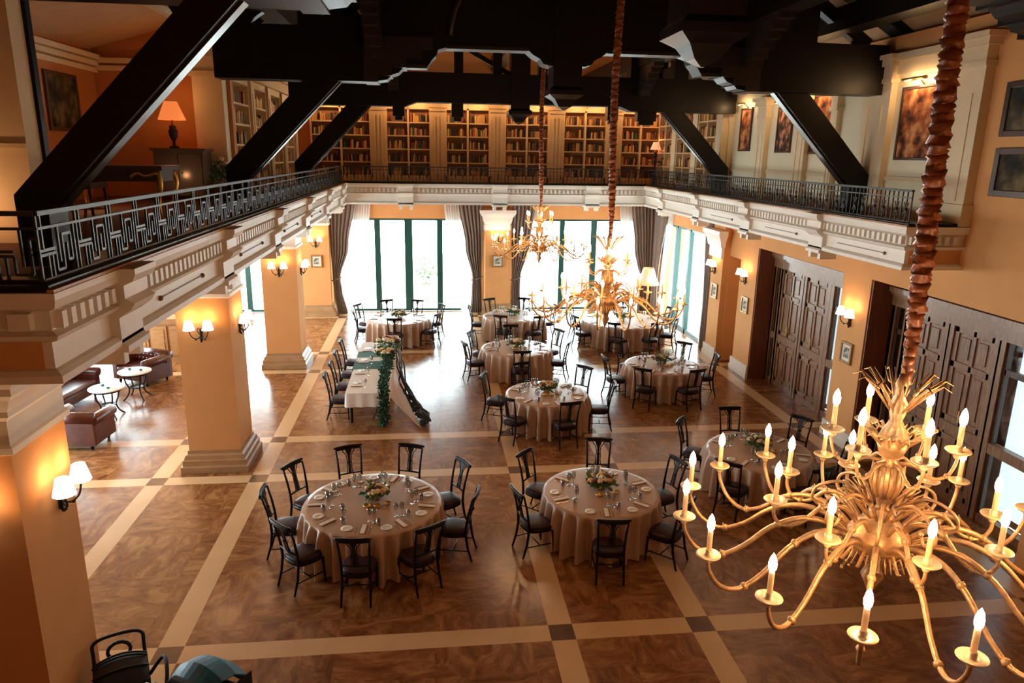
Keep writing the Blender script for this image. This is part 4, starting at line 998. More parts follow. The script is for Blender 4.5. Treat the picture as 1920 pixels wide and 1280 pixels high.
# ------------------------------------------------------------------ chandeliers
def make_chandelier(label, y, zr_top, bulb='bulb', sleeve_r=0.048):
    X0, Z0 = 2.46, 4.0
    t = thing('chandelier', label, 'chandelier', (X0, y, Z0), R(9), 'gilt chandeliers down the middle of the hall')
    b = MB(); b.tube([(0, 0, 0.9), (0, 0, zr_top-Z0)], 0.012, 6); b.build('chain', M['gold'], t)
    b = MB(); rnd = random.Random(int(y)); P = []; Rr = []
    z = 0.86; i = 0
    H = zr_top-Z0
    while z < H:
        P.append((0.004*math.sin(i*1.7)+0.02*math.sin(z*1.7), 0.004*math.cos(i*2.1), z)); q = (z-0.86)
        base = sleeve_r*(0.5+min(0.5, q*0.9)); Rr.append(base*(1.12 if i % 2 else 0.84)*rnd.uniform(0.9, 1.1)); z += 0.013; i += 1
    b.tube(P, Rr, 10); b.build('cord_sleeve', M['sleeve'], t)
    # turned stem
    b = MB(); b.lathe([(0.012, 0.92), (0.03, 0.86), (0.022, 0.8), (0.05, 0.74), (0.03, 0.66), (0.06, 0.6), (0.085, 0.54), (0.06, 0.47), (0.035, 0.44), (0.07, 0.4), (0.075, 0.3), (0.045, 0.22), (0.03, 0.16),
                       (0.06, 0.12), (0.11, 0.06), (0.16, 0.0), (0.17, -0.05), (0.12, -0.12), (0.06, -0.16), (0.04, -0.22), (0.06, -0.27), (0.03, -0.33), (0.012, -0.38), (0.0001, -0.4)], 20)
    for k in range(12):      # flutes on the vase
        a = 2*PI*k/12; b.tube([(0.074*math.cos(a), 0.074*math.sin(a), 0.41), (0.08*math.cos(a), 0.08*math.sin(a), 0.3), (0.05*math.cos(a), 0.05*math.sin(a), 0.22)], 0.010, 5)
    b.build('stem', M['gold'], t)
    def leaf_ring(n, r0, z0, r1, z1, wd, a0=0):
        mb = MB()
        for k in range(n):
            a = 2*PI*k/n+a0; d = Vector((math.cos(a), math.sin(a), 0)); s = Vector((-math.sin(a), math.cos(a), 0))
            p = [d*r0+Vector((0, 0, z0)), d*(r0+(r1-r0)*0.45)+Vector((0, 0, z0+(z1-z0)*0.62)), d*(r0+(r1-r0)*0.8)+Vector((0, 0, z0+(z1-z0)*1.0)), d*r1+Vector((0, 0, z0+(z1-z0)*0.88))]
            mb.tube(p, [wd*0.35, wd*0.6, wd*0.5, wd*0.16], 6)
            for sgn in (-1, 1):
                mb.tube([p[1], p[1]+s*sgn*wd*1.4+Vector((0, 0, wd*1.1)), p[2]+s*sgn*wd*1.8], [wd*0.3, wd*0.35, wd*0.15], 5)
        return mb
    leaf_ring(11, 0.03, 0.70, 0.24, 0.90, 0.014).build('crown_leaves', M['gold'], t)
    leaf_ring(10, 0.05, 0.50, 0.17, 0.60, 0.018).build('collar_leaves', M['gold'], t)
    leaf_ring(12, 0.08, 0.10, 0.24, 0.24, 0.02).build('hub_leaves', M['gold'], t)
    mb = leaf_ring(14, 0.12, -0.02, 0.25, -0.13, 0.02)
    rnd = random.Random(2)
    for k in range(40):
        a = rnd.uniform(0, 2*PI); q = rnd.uniform(0.1, 0.24); z = -0.1-rnd.uniform(0, 0.12); mb.ball((q*math.cos(a), q*math.sin(a), z), 0.009, 5)
        mb.tube([(q*math.cos(a), q*math.sin(a), z), (0.13*math.cos(a), 0.13*math.sin(a), -0.06)], 0.003, 4)
    mb.build('drop_leaves', M['gold'], t)
    def arm(a, path, r0, name='arm'):
        mb = MB(); c_, s_ = math.cos(a), math.sin(a)
        P = smooth([(q*c_, q*s_, z) for q, z in path], 4); N = len(P)
        mb.tube(P, [r0*(1.15-0.45*i/(N-1)) for i in range(N)], 7)
        for f_ in (0.36, 0.62):
            j = int(f_*(N-1)); mb.ball(P[j], r0*1.6, 6); 
            if r0 > 0.012: mb.tube([P[j], (P[j][0]*1.02, P[j][1]*1.02, P[j][2]+0.03)], [0.006, 0.002], 5)
        mb.build(name, M['gold'], t)
        e = P[-1]
        d = MB(); d.lathe([(0.012, -0.035), (0.02, -0.02), (0.012, -0.006), (0.05, 0.0), (0.064, 0.012), (0.062, 0.016), (0.03, 0.008), (0.018, 0.01), (0.018, 0.035), (0.014, 0.04)], 18, e)
        pan = d.build('drip_pan', M['gold_pale'], t)
        h = MB(); h.lathe([(0.0135, 0.035), (0.0135, 0.145), (0.009, 0.15)], 10, e); cn = h.build('candle_tube', M['candle'], t)
        h = MB(); h.lathe([(0.008, 0.145), (0.018, 0.165), (0.020, 0.19), (0.013, 0.222), (0.0001, 0.245)], 10, e); h.build('bulb', M[bulb], cn)
        return e
    for k in range(16):
        arm(2*PI*k/16, [(0.14, -0.05), (0.26, 0.03), (0.42, 0.05), (0.58, -0.02), (0.72, -0.15), (0.86, -0.22), (0.98, -0.18), (1.05, -0.08), (1.06, 0.0)], 0.015)
    for k in range(8):
        arm(2*PI*(k+0.5)/8, [(0.10, 0.02), (0.2, 0.13), (0.32, 0.12), (0.42, 0.02), (0.52, 0.0), (0.57, 0.06), (0.57, 0.14)], 0.013)
    for k in range(6):
        arm(2*PI*(k+0.25)/6, [(0.04, 0.42), (0.12, 0.42), (0.2, 0.37), (0.27, 0.40), (0.30, 0.48), (0.30, 0.54)], 0.010)
    for k in range(8):     # small scrolls filling the space above the arms
        mb = MB(); a = 2*PI*k/8
        P = smooth([(q*math.cos(a), q*math.sin(a), z) for q, z in [(0.06, 0.16), (0.2, 0.25), (0.33, 0.2), (0.36, 0.12), (0.30, 0.08), (0.27, 0.13)]], 4); mb.tube(P, 0.009, 6); mb.ball(P[-1], 0.016, 6); mb.build('scroll', M['gold'], t)
    return t
def smooth(P, n):
    out = []; P = [Vector(p) for p in P]; N = len(P)
    for i in range(N-1):
        p0 = P[max(0, i-1)]; p1 = P[i]; p2 = P[i+1]; p3 = P[min(N-1, i+2)]
        for k in range(n):
            u = k/n; out.append(0.5*((2*p1)+(p2-p0)*u+(2*p0-5*p1+4*p2-p3)*u*u+(3*p1-p0-3*p2+p3)*u**3))
    out.append(P[-1]); return out
ch1 = make_chandelier('large nearest gilt chandelier with lit candle bulbs filling the lower right corner', 3.37, 9.5)
def chand_lamps(ch, s=1.0):
    for k in range(4):
        a = R(45+90*k); lamp('candle_light', (0.8*math.cos(a), 0.8*math.sin(a), 0.24), CHAND_W*s, ch, WARM, 0.06)
    lamp('candle_light', (0.16, -0.16, 0.75), CHAND_W*0.35*s, ch, WARM, 0.05)
ch2 = copy_tree(ch1, (2.46, 9.78, 4.03), R(3), 'middle gilt chandelier hanging in front of the right window', None)
ch3 = copy_tree(ch1, (2.46, 16.15, 4.0), R(14), 'farthest gilt chandelier hanging beside the middle pilaster', None)
for c_ in (ch1, ch2, ch3): chand_lamps(c_)

# ------------------------------------------------------------------ wall sconces
def make_sconce(label, loc, rz, lit=True, shades=True):
    # local -y points away from the wall
    t = thing('wall_sconce', label, 'wall lamp', loc, rz, 'double wall sconces')
    b = MB(); b.lathe([(0.0001, -0.12), (0.03, -0.1), (0.025, 0), (0.035, 0.05), (0.012, 0.1), (0.0001, 0.12)], 10, (0, -0.02, -0.1), sy=0.6); b.ball((0, -0.04, -0.22), 0.022, 6); b.build('backplate', M['iron_black'], t)
    for s in (-1, 1):
        b = MB(); P = smooth([(0, -0.03, -0.12), (s*0.05, -0.09, -0.16), (s*0.12, -0.14, -0.12), (s*0.165, -0.15, -0.02), (s*0.165, -0.15, 0.05)], 4); b.tube(P, 0.010, 6)
        b.tube(smooth([(0, -0.04, -0.1), (s*0.05, -0.06, -0.02), (s*0.03, -0.06, 0.04), (s*0.01, -0.05, 0.0)], 3), 0.007, 5); b.ball((s*0.08, -0.1, -0.17), 0.018, 6)
        a_ = b.build('arm', M['iron_black'], t)
        b = MB()
        if shades: b.lathe([(0.105, 0.02), (0.062, 0.19), (0.058, 0.19), (0.10, 0.022)], 20, (s*0.165, -0.15, 0.0)); b.build('lamp_shade', M['shade_lit'], t)
        else: b.lathe([(0.02, 0.05), (0.026, 0.1), (0.012, 0.15), (0.0001, 0.16)], 10, (s*0.11, -0.15, 0.0)); b.build('bulb', M['bulb_far'], t)
        b = MB(); b.lathe([(0.03, 0.0), (0.035, 0.01), (0.012, 0.015), (0.012, 0.05)], 10, (s*0.165, -0.15, 0.0)); b.build('lamp_holder', M['iron_black'], t)
    return t
sc_list = [((CXL, COLY[0]-0.475, 2.75), 0, 'double shaded sconce on the dark front face of the nearest column'),
           ((CXL+0.475, 6.95, 2.75), R(90), 'double shaded sconce on the hall side of the nearest column'),
           ((CXL-0.05, COLY[1]-0.475, 2.8), 0, 'double shaded sconce on the front of the second column'),
           ((CXL+0.475, COLY[1]+0.1, 2.8), R(90), 'double shaded sconce on the hall side of the second column'),
           ((CXL, COLY[2]-0.475, 2.85), 0, 'double shaded sconce on the front of the third column'),
           ((CXL+0.475, COLY[2]+0.1, 2.8), R(90), 'double shaded sconce on the hall side of the third column'),
           ((CXL, 27.62-0.475, 2.8), 0, 'double shaded sconce on the pilaster by the back left corner'),
           ((2.57, 27.22, 2.95), 0, 'candle sconce on the middle pilaster between the windows'),
           ((XR-0.18, 20.95, 2.8), R(-90), 'double shaded sconce on the white capital pilaster of the right wall'),
           ((XR, 19.15, 2.8), R(-90), 'double shaded sconce on the right wall pier left of the first door screen'),
           ((XR, 13.95, 2.8), R(-90), 'double shaded sconce on the right wall pier between the two door screens')]
first = None
for i, (l, rz, lab) in enumerate(sc_list):
    if first is None: first = make_sconce(lab, l, rz); o = first
    elif i == 7: o = make_sconce(lab, l, rz, shades=False)
    else: o = copy_tree(first, l, rz, lab)
for o in [x for x in C.objects if x.name.startswith('wall_sconce')]:
    for s in (-1, 1): lamp('sconce_light', (s*0.165, -0.16, 0.235), SCONCE_W/2, o, (1.0, 0.55, 0.26), 0.03)

# ------------------------------------------------------------------ pictures
def picture(label, loc, rz, wd, h, frame, cols, light=False, fw=0.05, mount=0.0, seed=0, group=None, watts=11):
    t = thing('framed_picture', label, 'picture', loc, rz, group)
    f = MB()
    f.box(-wd/2, -0.05, -h/2, -wd/2+fw, 0, h/2); f.box(wd/2-fw, -0.05, -h/2, wd/2, 0, h/2)
    f.box(-wd/2+fw, -0.05, -h/2, wd/2-fw, 0, -h/2+fw); f.box(-wd/2+fw, -0.05, h/2-fw, wd/2-fw, 0, h/2); f.build('frame', M[frame], t, bevel=0.008)
    if mount:
        p = MB(); p.box(-wd/2+fw, -0.02, -h/2+fw, wd/2-fw, -0.005, h/2-fw); p.build('mount', M['paper'], t)
    i = fw+mount; p = MB(); p.box(-wd/2+i, -0.026, -h/2+i, wd/2-i, -0.004, h/2-i); p.build('canvas', cols, t)
    if light:
        p = MB(); p.tube([(0, 0, h/2+0.0), (0, -0.12, h/2+0.12), (0, -0.22, h/2+0.1)], 0.012, 6); p.tube([(-wd*0.3, -0.22, h/2+0.1), (wd*0.3, -0.22, h/2+0.1)], 0.03, 8); pl = p.build('picture_light', M['brass'], t)
        for s in (-0.2, 0.2):
            lamp('picture_lamp', (s*wd, -0.22, h/2+0.045), watts/2, t, (1, 0.62, 0.3), 0.02)
    return t
E1 = stone_like('grey engraving', (0.05, 0.05, 0.05), (0.3, 0.3, 0.28), (0.6, 0.58, 0.5), 14)
for (l, rz, lab) in (((CXL, 27.14, 2.07), 0, 'small framed engraving on the pilaster by the back left corner'), ((2.57, 27.21, 2.06), 0, 'small framed engraving below the candle sconce on the middle pilaster'),
                     ((XR-0.18, 20.85, 2.07), R(-90), 'small framed print on the white capital pilaster of the right wall'), ((XR, 19.05, 2.0), R(-90), 'small framed print on the right wall pier left of the first door screen'), ((XR, 13.93, 2.02), R(-90), 'small framed print on the right wall pier between the two door screens')):
    picture(lab, l, rz, 0.42, 0.46, 'frame_gilt', E1, mount=0.07, group='small framed prints below the sconces')
A1 = stone_like('warm dark figure painting', (0.03, 0.015, 0.008), (0.28, 0.08, 0.03), (0.55, 0.28, 0.12), 3.5)
A2 = stone_like('flower still life painting', (0.015, 0.015, 0.012), (0.12, 0.05, 0.03), (0.6, 0.25, 0.15), 5)
A3 = stone_like('dark landscape painting', (0.01, 0.01, 0.008), (0.06, 0.045, 0.025), (0.18, 0.13, 0.07), 2.5)
picture('tall narrow lit painting beside the last bookcase on the right gallery', (XR-0.03, 20.0, 6.75), R(-90), 0.72, 1.15, 'frame_dark', A1, True)
picture('lit flower painting on the right gallery, second from the bookcases', (XR-0.03, 17.72, 6.68), R(-90), 0.78, 1.1, 'frame_dark', A2, True)
picture('wide lit figure painting on the right gallery behind the diagonal strut', (XR-0.03, 15.1+0.85, 6.75), R(-90), 0.95, 1.3, 'frame_dark', A1, True)
picture('large lit painting on the right gallery partly hidden by the chandelier cord', (XR-0.03, 12.65, 6.65), R(-90), 1.1, 1.3, 'frame_dark', A1, True, watts=18)
picture('dark portrait in a dark frame at the upper right frame edge', (XR, 10.05, 6.77), R(-90), 1.3, 0.8, 'frame_dark', A3, False, 0.09)
picture('dark landscape in a dark frame below the portrait at the right edge', (XR, 10.0, 5.84), R(-90), 1.4, 0.73, 'frame_dark', A3, False, 0.1)
picture('dark painting on the russet lounge wall behind the great strut', (-7.1, 15.75, 6.85), R(90), 1.3, 1.1, 'frame_dark', A3, False, 0.07)

# ------------------------------------------------------------------ lamp lounge on the left gallery
G = 4.96
def table_lamp(label, loc, s=1.0, watts=8, shade='shade_orange'):
    t = thing('table_lamp', label, 'lamp', loc)
    b = MB(); b.lathe([(0.09*s, 0), (0.09*s, 0.02*s), (0.03*s, 0.05*s), (0.025*s, 0.12*s), (0.07*s, 0.2*s), (0.085*s, 0.3*s), (0.05*s, 0.36*s), (0.07*s, 0.38*s), (0.015*s, 0.42*s), (0.012*s, 0.6*s)], 16); b.build('base', M['iron_black'], t)
    b = MB(); b.lathe([(0.24*s, 0.5*s), (0.2*s, 0.6*s), (0.11*s, 0.82*s), (0.105*s, 0.82*s), (0.19*s, 0.6*s), (0.235*s, 0.5*s)], 24); sh = b.build('lamp_shade', M[shade], t)
    lamp('lamp_light', (0, 0, 0.5*s), watts*0.6, t, (1, 0.45, 0.16), 0.04); lamp('lamp_light', (0, 0, 0.9*s), watts*0.4, t, (1, 0.45, 0.16), 0.04)
    return t
t = thing('cabinet', 'black lacquered cabinet under the orange lamp on the left gallery', 'cabinet', (-5.2, 16.6, G))
b = MB(); b.box(-0.5, -0.3, 0.08, 0.5, 0.3, 1.0); b.build('body', M['frame_dark'], t); b = MB(); b.box(-0.55, -0.34, 1.0, 0.55, 0.34, 1.05); b.build('top', M['frame_dark'], t)
for s in (-1, 1):
    b = MB(); b.box(s*0.02, -0.32, 0.14, s*0.46, -0.3, 0.94); d = b.build('door', M['frame_dark'], t); b = MB(); b.ball((s*0.06, -0.335, 0.55), 0.018, 8); b.build('knob', M['brass'], d)
table_lamp('table lamp with glowing orange shade on the black cabinet', (-5.35, 16.6, G+1.051), 1.15, 16)
t = thing('writing_desk', 'dark writing desk with gilt corner mounts and curved gilt legs behind the left railing', 'desk', (-4.5, 11.4, G))
b = MB(); b.box(-0.75, -0.4, 0.74, 0.75, 0.4, 0.8); b.build('top', M['frame_dark'], t); b = MB(); b.box(-0.68, -0.34, 0.58, 0.68, 0.34, 0.74); b.build('apron', M['frame_dark'], t)
for sx in (-1, 1):
    for sy in (-1, 1):
        b = MB(); b.tube(smooth([(sx*0.66, sy*0.32, 0.72), (sx*0.7, sy*0.34, 0.55), (sx*0.64, sy*0.31, 0.25), (sx*0.68, sy*0.33, 0.0)], 4), [0.035]*3+[0.03]*3+[0.022]*7, 8); l = b.build('leg', M['brass'], t)
b = MB()
for sx in (-1, 1): b.tube(smooth([(sx*0.66, -0.36, 0.7), (sx*0.5, -0.36, 0.66), (sx*0.4, -0.36, 0.7), (sx*0.3, -0.36, 0.64)], 4), 0.022, 6)
b.build('gilt_mount', M['brass'], t)
t = thing('armchair', 'dark carved armchair beside the desk on the left gallery', 'armchair', (-5.6, 12.6, G))
b = MB(); b.box(-0.3, -0.3, 0.4, 0.3, 0.3, 0.5); b.build('seat', M['oxblood'], t); b = MB(); b.box(-0.3, 0.26, 0.5, 0.3, 0.34, 1.1); b.build('backrest', M['oxblood'], t)
for sx in (-1, 1):
    for sy in (-1, 1): b = MB(); b.tube([(sx*0.27, sy*0.27, 0.4), (sx*0.29, sy*0.29, 0)], 0.022, 6); b.build('leg', M['frame_dark'], t)
t = thing('candelabrum', 'small branched candelabrum on the left gallery desk', 'candlestick', (-4.9, 11.45, G+0.8))
b = MB(); b.lathe([(0.07, 0), (0.02, 0.03), (0.015, 0.3)], 10)
b.build('stem', M['iron_black'], t)
for s in (-1, 1): b = MB(); b.tube(smooth([(0, 0, 0.25), (s*0.09, 0, 0.2), (s*0.13, 0, 0.32)], 4), 0.009, 6); b.build('arm', M['iron_black'], t)
t = thing('potted_shrub', 'small leafy plant with pale flowers beside the pier on the left gallery', 'plant', (-4.15, 15.6, G))
b = MB(); b.lathe([(0.12, 0), (0.17, 0.3), (0.15, 0.3), (0.1, 0.02)], 12); b.build('pot', M['frame_dark'], t)
b = MB(); leafmass(b, (0, 0, 0.55), 0.22, 120, 0.12, 8, 1.2); b.build('foliage', M['green_dark'], t); b = MB(); b.ball((0.02, -0.05, 0.86), 0.05, 8); b.ball((0.09, -0.02, 0.78), 0.04, 8); b.build('flower', M['petal'], t)
t = thing('added_uplighter', 'small added brass uplighter on the gallery floor before the tan pier', 'lamp', (-5.0, 8.1, G))
b = MB(); b.lathe([(0.1, 0), (0.1, 0.02), (0.03, 0.04), (0.03, 0.2), (0.09, 0.34), (0.085, 0.34), (0.02, 0.21)], 14); b.build('body', M['brass'], t)
lamp('added_fill_light', (0, 0, 0.42), 12, t, (1, 0.5, 0.22), 0.06)  # warm glow on the pier; its fitting is invented, hidden by the railing
t = thing('added_uplighter', 'small added brass uplighter on the gallery floor behind the writing desk', 'lamp', (-5.9, 13.6, G))
b = MB(); b.lathe([(0.1, 0), (0.1, 0.02), (0.03, 0.04), (0.03, 0.2), (0.09, 0.34), (0.085, 0.34), (0.02, 0.21)], 14); b.build('body', M['brass'], t)
lamp('added_fill_light', (0, 0, 0.42), 14, t, (1, 0.45, 0.18), 0.06)  # second added fill lamp, in an invented fitting, for the lounge
t = table_lamp('small table lamp with peach shade in front of the right gallery bookcase', (8.35, 26.85, G+0.85), 0.85, 6, 'shade_peach')
t = thing('side_table', 'small dark side table carrying the peach lamp on the right gallery', 'table', (8.35, 26.85, G)); b = MB(); b.lathe([(0.26, 0.82), (0.28, 0.83), (0.28, 0.85), (0.0001, 0.85)], 18); b.build('top', M['frame_dark'], t); b = MB(); b.lathe([(0.18, 0), (0.04, 0.04), (0.03, 0.82)], 12); b.build('pedestal', M['frame_dark'], t)

# floor lamp in the back right corner
t = thing('floor_lamp', 'tall floor lamp with peach pleated shade in the back right corner', 'lamp', (7.95, 25.5, 0))
b = MB(); b.lathe([(0.2, 0), (0.2, 0.03), (0.05, 0.06), (0.03, 0.1)], 16); b.build('base', M['gold'], t); b = MB(); b.lathe([(0.018, 0.06), (0.018, 1.6)], 10); b.build('pole', M['gold'], t)
b = MB(); b.lathe([(0.42, 1.45), (0.3, 1.7), (0.19, 2.05), (0.18, 2.05), (0.29, 1.7), (0.41, 1.45)], 28); b.build('lamp_shade', M['shade_peach'], t); lamp('lamp_light', (0, 0, 1.5), 7, t, (1, 0.55, 0.25), 0.05)

# ------------------------------------------------------------------ left aisle seating
def chesterfield(label, loc, rz, wd=1.05, cat='armchair', nm='leather_armchair'):
    # local front is -y
    t = thing(nm, label, cat, loc, rz)
    h = wd/2
    b = MB(); b.box(-h+0.12, -0.40, 0.12, h-0.12, 0.34, 0.34); b.build('base', M['oxblood'], t, bevel=0.02)
    b = MB(); b.box(-h+0.2, -0.44, 0.34, h-0.2, 0.26, 0.47); b.build('seat_cushion', M['oxblood'], t, bevel=0.05)
    for s in (-1, 1):
        b = MB(); b.box(s*(h-0.2), -0.42, 0.12, s*(h-0.03), 0.38, 0.60)
        b.tube([(s*(h-0.08), -0.44, 0.62), (s*(h-0.08), 0.36, 0.64)], 0.115, 14); b.build('armrest', M['oxblood'], t, bevel=0.02)
    b = MB(); b.box(-h+0.04, 0.22, 0.12, h-0.04, 0.42, 0.68); b.tube([(-h+0.02, 0.36, 0.70), (h-0.02, 0.36, 0.70)], 0.12, 14)
    n = int(wd/0.13)
    for i in range(n):
        for j in range(2): b.ball((-h+0.2+i*0.13, 0.215 if j == 0 else 0.26, 0.56+0.1*j), 0.045, 8)
        b.ball((-h+0.1+i*0.13, 0.36, 0.80), 0.03, 6)
    b.build('backrest', M['oxblood'], t)
    for sx in (-1, 1):
        for sy in (-1, 1): b = MB(); b.lathe([(0.02, 0), (0.04, 0.06), (0.03, 0.12)], 10, (sx*(h-0.16), sy*0.32, 0)); b.build('foot', M['chair'], t)
    return t
chesterfield('oxblood leather armchair beside the nearest column, back to the camera', (-7.25, 15.0, 0), R(175))
chesterfield('oxblood leather armchair behind the two round coffee tables', (-7.6, 19.35, 0), R(-28), 1.25)
chesterfield('oxblood leather sofa along the left wall of the aisle', (-8.75, 17.4, 0), R(82), 1.9, 'sofa', 'leather_sofa')
def coffee_table(label, loc):
    t = thing('coffee_table', label, 'table', loc, 0, 'round coffee tables in the left aisle')
    b = MB(); b.lathe([(0.36, 0.67), (0.38, 0.68), (0.38, 0.70), (0.36, 0.705), (0.0001, 0.705)], 30); b.build('tabletop', M['white_marble'], t)
    b = MB(); b.lathe([(0.3, 0.62), (0.3, 0.67), (0.29, 0.67), (0.29, 0.62)], 24); b.build('apron', M['chair'], t); b = MB(); b.lathe([(0.16, 0.28), (0.17, 0.29), (0.16, 0.30), (0.15, 0.29)], 20); b.build('stretcher_ring', M['chair'], t)
    for k in range(4):
        a = PI/4+k*PI/2; b = MB(); b.tube(smooth([(q*math.cos(a), q*math.sin(a), z) for q, z in ((0.27, 0.66), (0.24, 0.45), (0.17, 0.28), (0.22, 0.12), (0.34, 0.0))], 4), 0.018, 7); b.build('leg', M['chair'], t)
    return t
coffee_table('round pale-topped coffee table nearer the camera in the left aisle', (-7.38, 16.65, 0))
coffee_table('round pale-topped coffee table in front of the far leather armchair', (-7.25, 17.95, 0))
for (x, y, nm) in ((-7.5, 16.75, 'nearer'), (-7.3, 16.55, 'nearer'), (-7.4, 18.05, 'farther'), (-7.1, 17.95, 'farther')):
    b = MB(); b.lathe([(0.03, 0), (0.04, 0.012), (0.035, 0.035), (0.028, 0.035), (0.0001, 0.01)], 12)
    o = b.build('ashtray', M['teal'], loc=(x, y, 0.706)); tag(o, f'small dark green glass bowl, {"left" if x < -7.35 else "right"} one on the {nm} coffee table', 'bowl')
t = thing('sideboard', 'honey oak panelled sideboard behind the far leather armchair', 'cabinet', (-7.75, 21.4, 0))
b = MB(); b.box(-0.8, -0.25, 0.1, 0.8, 0.25, 1.15); b.build('body', M['oak'], t); b = MB(); b.box(-0.86, -0.32, 1.15, 0.86, 0.3, 1.25); b.box(-0.9, -0.35, 1.25, 0.9, 0.3, 1.3); b.build('top', M['oak'], t)
b = MB(); b.box(-0.82, -0.27, 0, 0.82, 0.25, 0.12); b.build('plinth', M['oak'], t)
for k in (-1, 0, 1):
    b = MB(); x = k*0.52
    b.box(x-0.22, -0.28, 0.2, x+0.22, -0.25, 1.08); b.box(x-0.14, -0.295, 0.32, x+0.14, -0.28, 0.98); d = b.build('door', M['oak'], t); q = MB(); q.ball((x+0.18, -0.295, 0.65), 0.014, 6); q.build('knob', M['brass'], d)

# ------------------------------------------------------------------ prams at the bottom left
t = thing('pram', 'black pram with curved hood and handle at the foot of the nearest column', 'pram', (-3.2, 6.72, 0), R(24))
def hood(r, w2, a0, a1, z0, seg=12, th=0.02):
    b = MB(); vs = []
    for s in (-1, 1):
        pass
    n = seg
    for i in range(n+1):
        a = a0+(a1-a0)*i/n
        for k in range(9):
            u = -1+2*k/8; x = w2*u; q = r*(1-0.18*u*u); vs.append((x, -q*math.cos(a), z0+q*math.sin(a)))
    b.add(vs, [(i*9+k, i*9+k+1, (i+1)*9+k+1, (i+1)*9+k) for i in range(n) for k in range(8)], 0, True); return b
b = MB(); b.box(-0.22, -0.35, 0.42, 0.22, 0.35, 0.62); b.build('carrycot', M['pram'], t, bevel=0.06)
b = MB(); b.box(-0.19, -0.36, 0.62, 0.19, 0.1, 0.66); b.build('cover', M['pram_grey'], t, bevel=0.02)
o = hood(0.32, 0.25, R(20), R(140), 0.55).build('hood', M['pram'], t, (0, 0.1, 0)); s_ = o.modifiers.new('s', 'SOLIDIFY'); s_.thickness = 0.02
b = MB(); b.tube(smooth([(-0.24, 0.2, 0.35), (-0.24, 0.42, 0.75), (-0.22, 0.48, 0.9), (0, 0.5, 0.93), (0.22, 0.48, 0.9), (0.24, 0.42, 0.75), (0.24, 0.2, 0.35)], 5), 0.019, 8); b.build('handle', M['iron_black'], t)
b = MB()
for s in (-1, 1): b.tube([(s*0.25, -0.36, 0.14), (s*0.25, 0.1, 0.45), (s*0.25, 0.3, 0.16)], 0.016, 8)
b.tube([(-0.26, 0.3, 0.16), (0.26, 0.3, 0.16)], 0.014, 8); b.tube([(-0.26, -0.36, 0.14), (0.26, -0.36, 0.14)], 0.014, 8); b.build('chassis', M['alu'], t)
for sx in (-1, 1):
    for y, r_ in ((-0.36, 0.14), (0.3, 0.16)):
        b = MB(); b.tube([(sx*0.29, y+r_*0.85*math.cos(2*PI*k/20), r_+r_*0.85*math.sin(2*PI*k/20)) for k in range(21)], 0.022, 6, caps=False)
        for k in range(5): b.tube([(sx*0.29, y, r_), (sx*0.29, y+r_*0.8*math.cos(2*PI*k/5), r_+r_*0.8*math.sin(2*PI*k/5))], 0.008, 5)
        b.build('wheel', M['iron_black'], t)
b = MB()
for i in range(4):
    a = R(35+32*i); b.tube([(0.255*u, 0.1-0.325*(1-0.18*u*u)*math.cos(a), 0.55+0.335*(1-0.18*u*u)*math.sin(a)) for u in [-1+2*k/10 for k in range(11)]], 0.012, 6)
b.build('hood_ribs', M['iron_black'], t)
b = MB(); b.tube(smooth([(0.26, 0.25, 0.5), (0.40, 0.2, 0.7), (0.42, 0.0, 0.72), (0.38, -0.2, 0.6), (0.27, -0.3, 0.45)], 4), 0.02, 8); b.build('bumper_bar', M['pram'], t)
b = MB(); b.tube([(0.11*math.cos(2*PI*k/16), 0.48+0.0*k, 0.74+0.1*math.sin(2*PI*k/16)) for k in range(17)], 0.02, 6, caps=False); b.build('bag_ring', M['pram'], t)
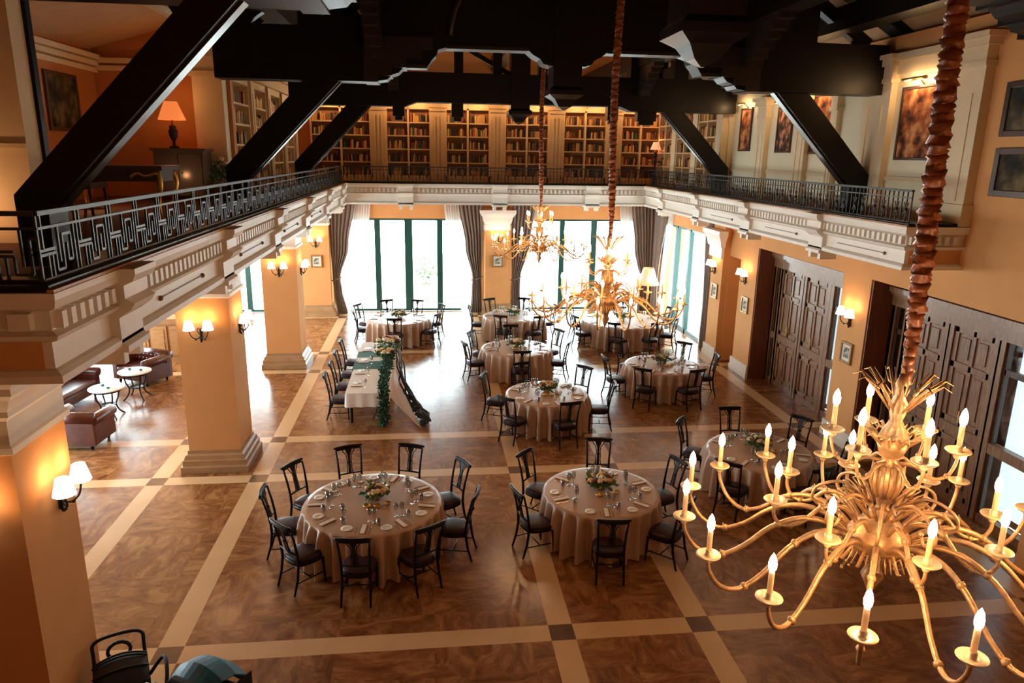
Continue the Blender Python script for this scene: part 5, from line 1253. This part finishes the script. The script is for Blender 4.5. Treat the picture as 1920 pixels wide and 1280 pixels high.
t = thing('pram', 'black pushchair with petrol blue canopy cut by the bottom frame edge', 'pram', (-2.36, 6.68, 0), R(150))
b = MB(); b.box(-0.2, -0.28, 0.35, 0.2, 0.3, 0.5); b.build('seat', M['pram'], t, bevel=0.05)
b = MB(); b.box(-0.2, 0.2, 0.5, 0.2, 0.32, 0.85); b.build('backrest', M['pram'], t, bevel=0.04)
b = MB(); nn = 9; rows = [(-0.34, 0.50), (-0.30, 0.70), (-0.14, 0.86), (0.06, 0.92), (0.26, 0.82), (0.36, 0.58)]; vs = []
for k in range(nn):
    u = -1+2*k/(nn-1); q = 1-0.28*u*u
    for (yy, z) in rows: vs.append((0.29*u, yy*(1-0.12*u*u), 0.5+(z-0.5)*q))
b.add(vs, [(i*6+k, i*6+k+1, (i+1)*6+k+1, (i+1)*6+k) for i in range(nn-1) for k in range(5)], 0, False)
o = b.build('canopy', M['pram_blue'], t); s_ = o.modifiers.new('s', 'SOLIDIFY'); s_.thickness = 0.02
b = MB()
for s in (-1, 1): b.box(s*0.3-0.006, -0.32, 0.42, s*0.3+0.006, 0.34, 0.66)
b.build('side_panel', M['pram'], t)
b = MB()
for s in (-1, 1): b.tube([(s*0.24, -0.42, 0.12), (s*0.24, 0.1, 0.48), (s*0.24, 0.5, 0.92)], 0.014, 8); b.tube([(s*0.24, 0.05, 0.45), (s*0.24, 0.35, 0.14)], 0.014, 8)
b.tube([(-0.24, 0.5, 0.92), (0.24, 0.5, 0.92)], 0.018, 8); b.build('frame', M['alu'], t)
for sx in (-1, 1):
    for y, r_ in ((-0.42, 0.1), (0.35, 0.13)):
        b = MB(); b.tube([(sx*0.27, y+r_*0.85*math.cos(2*PI*k/20), r_+r_*0.85*math.sin(2*PI*k/20)) for k in range(21)], 0.02, 6, caps=False)
        for k in range(5): b.tube([(sx*0.27, y, r_), (sx*0.27, y+r_*0.8*math.cos(2*PI*k/5), r_+r_*0.8*math.sin(2*PI*k/5))], 0.007, 5)
        b.build('wheel', M['iron_black'], t)
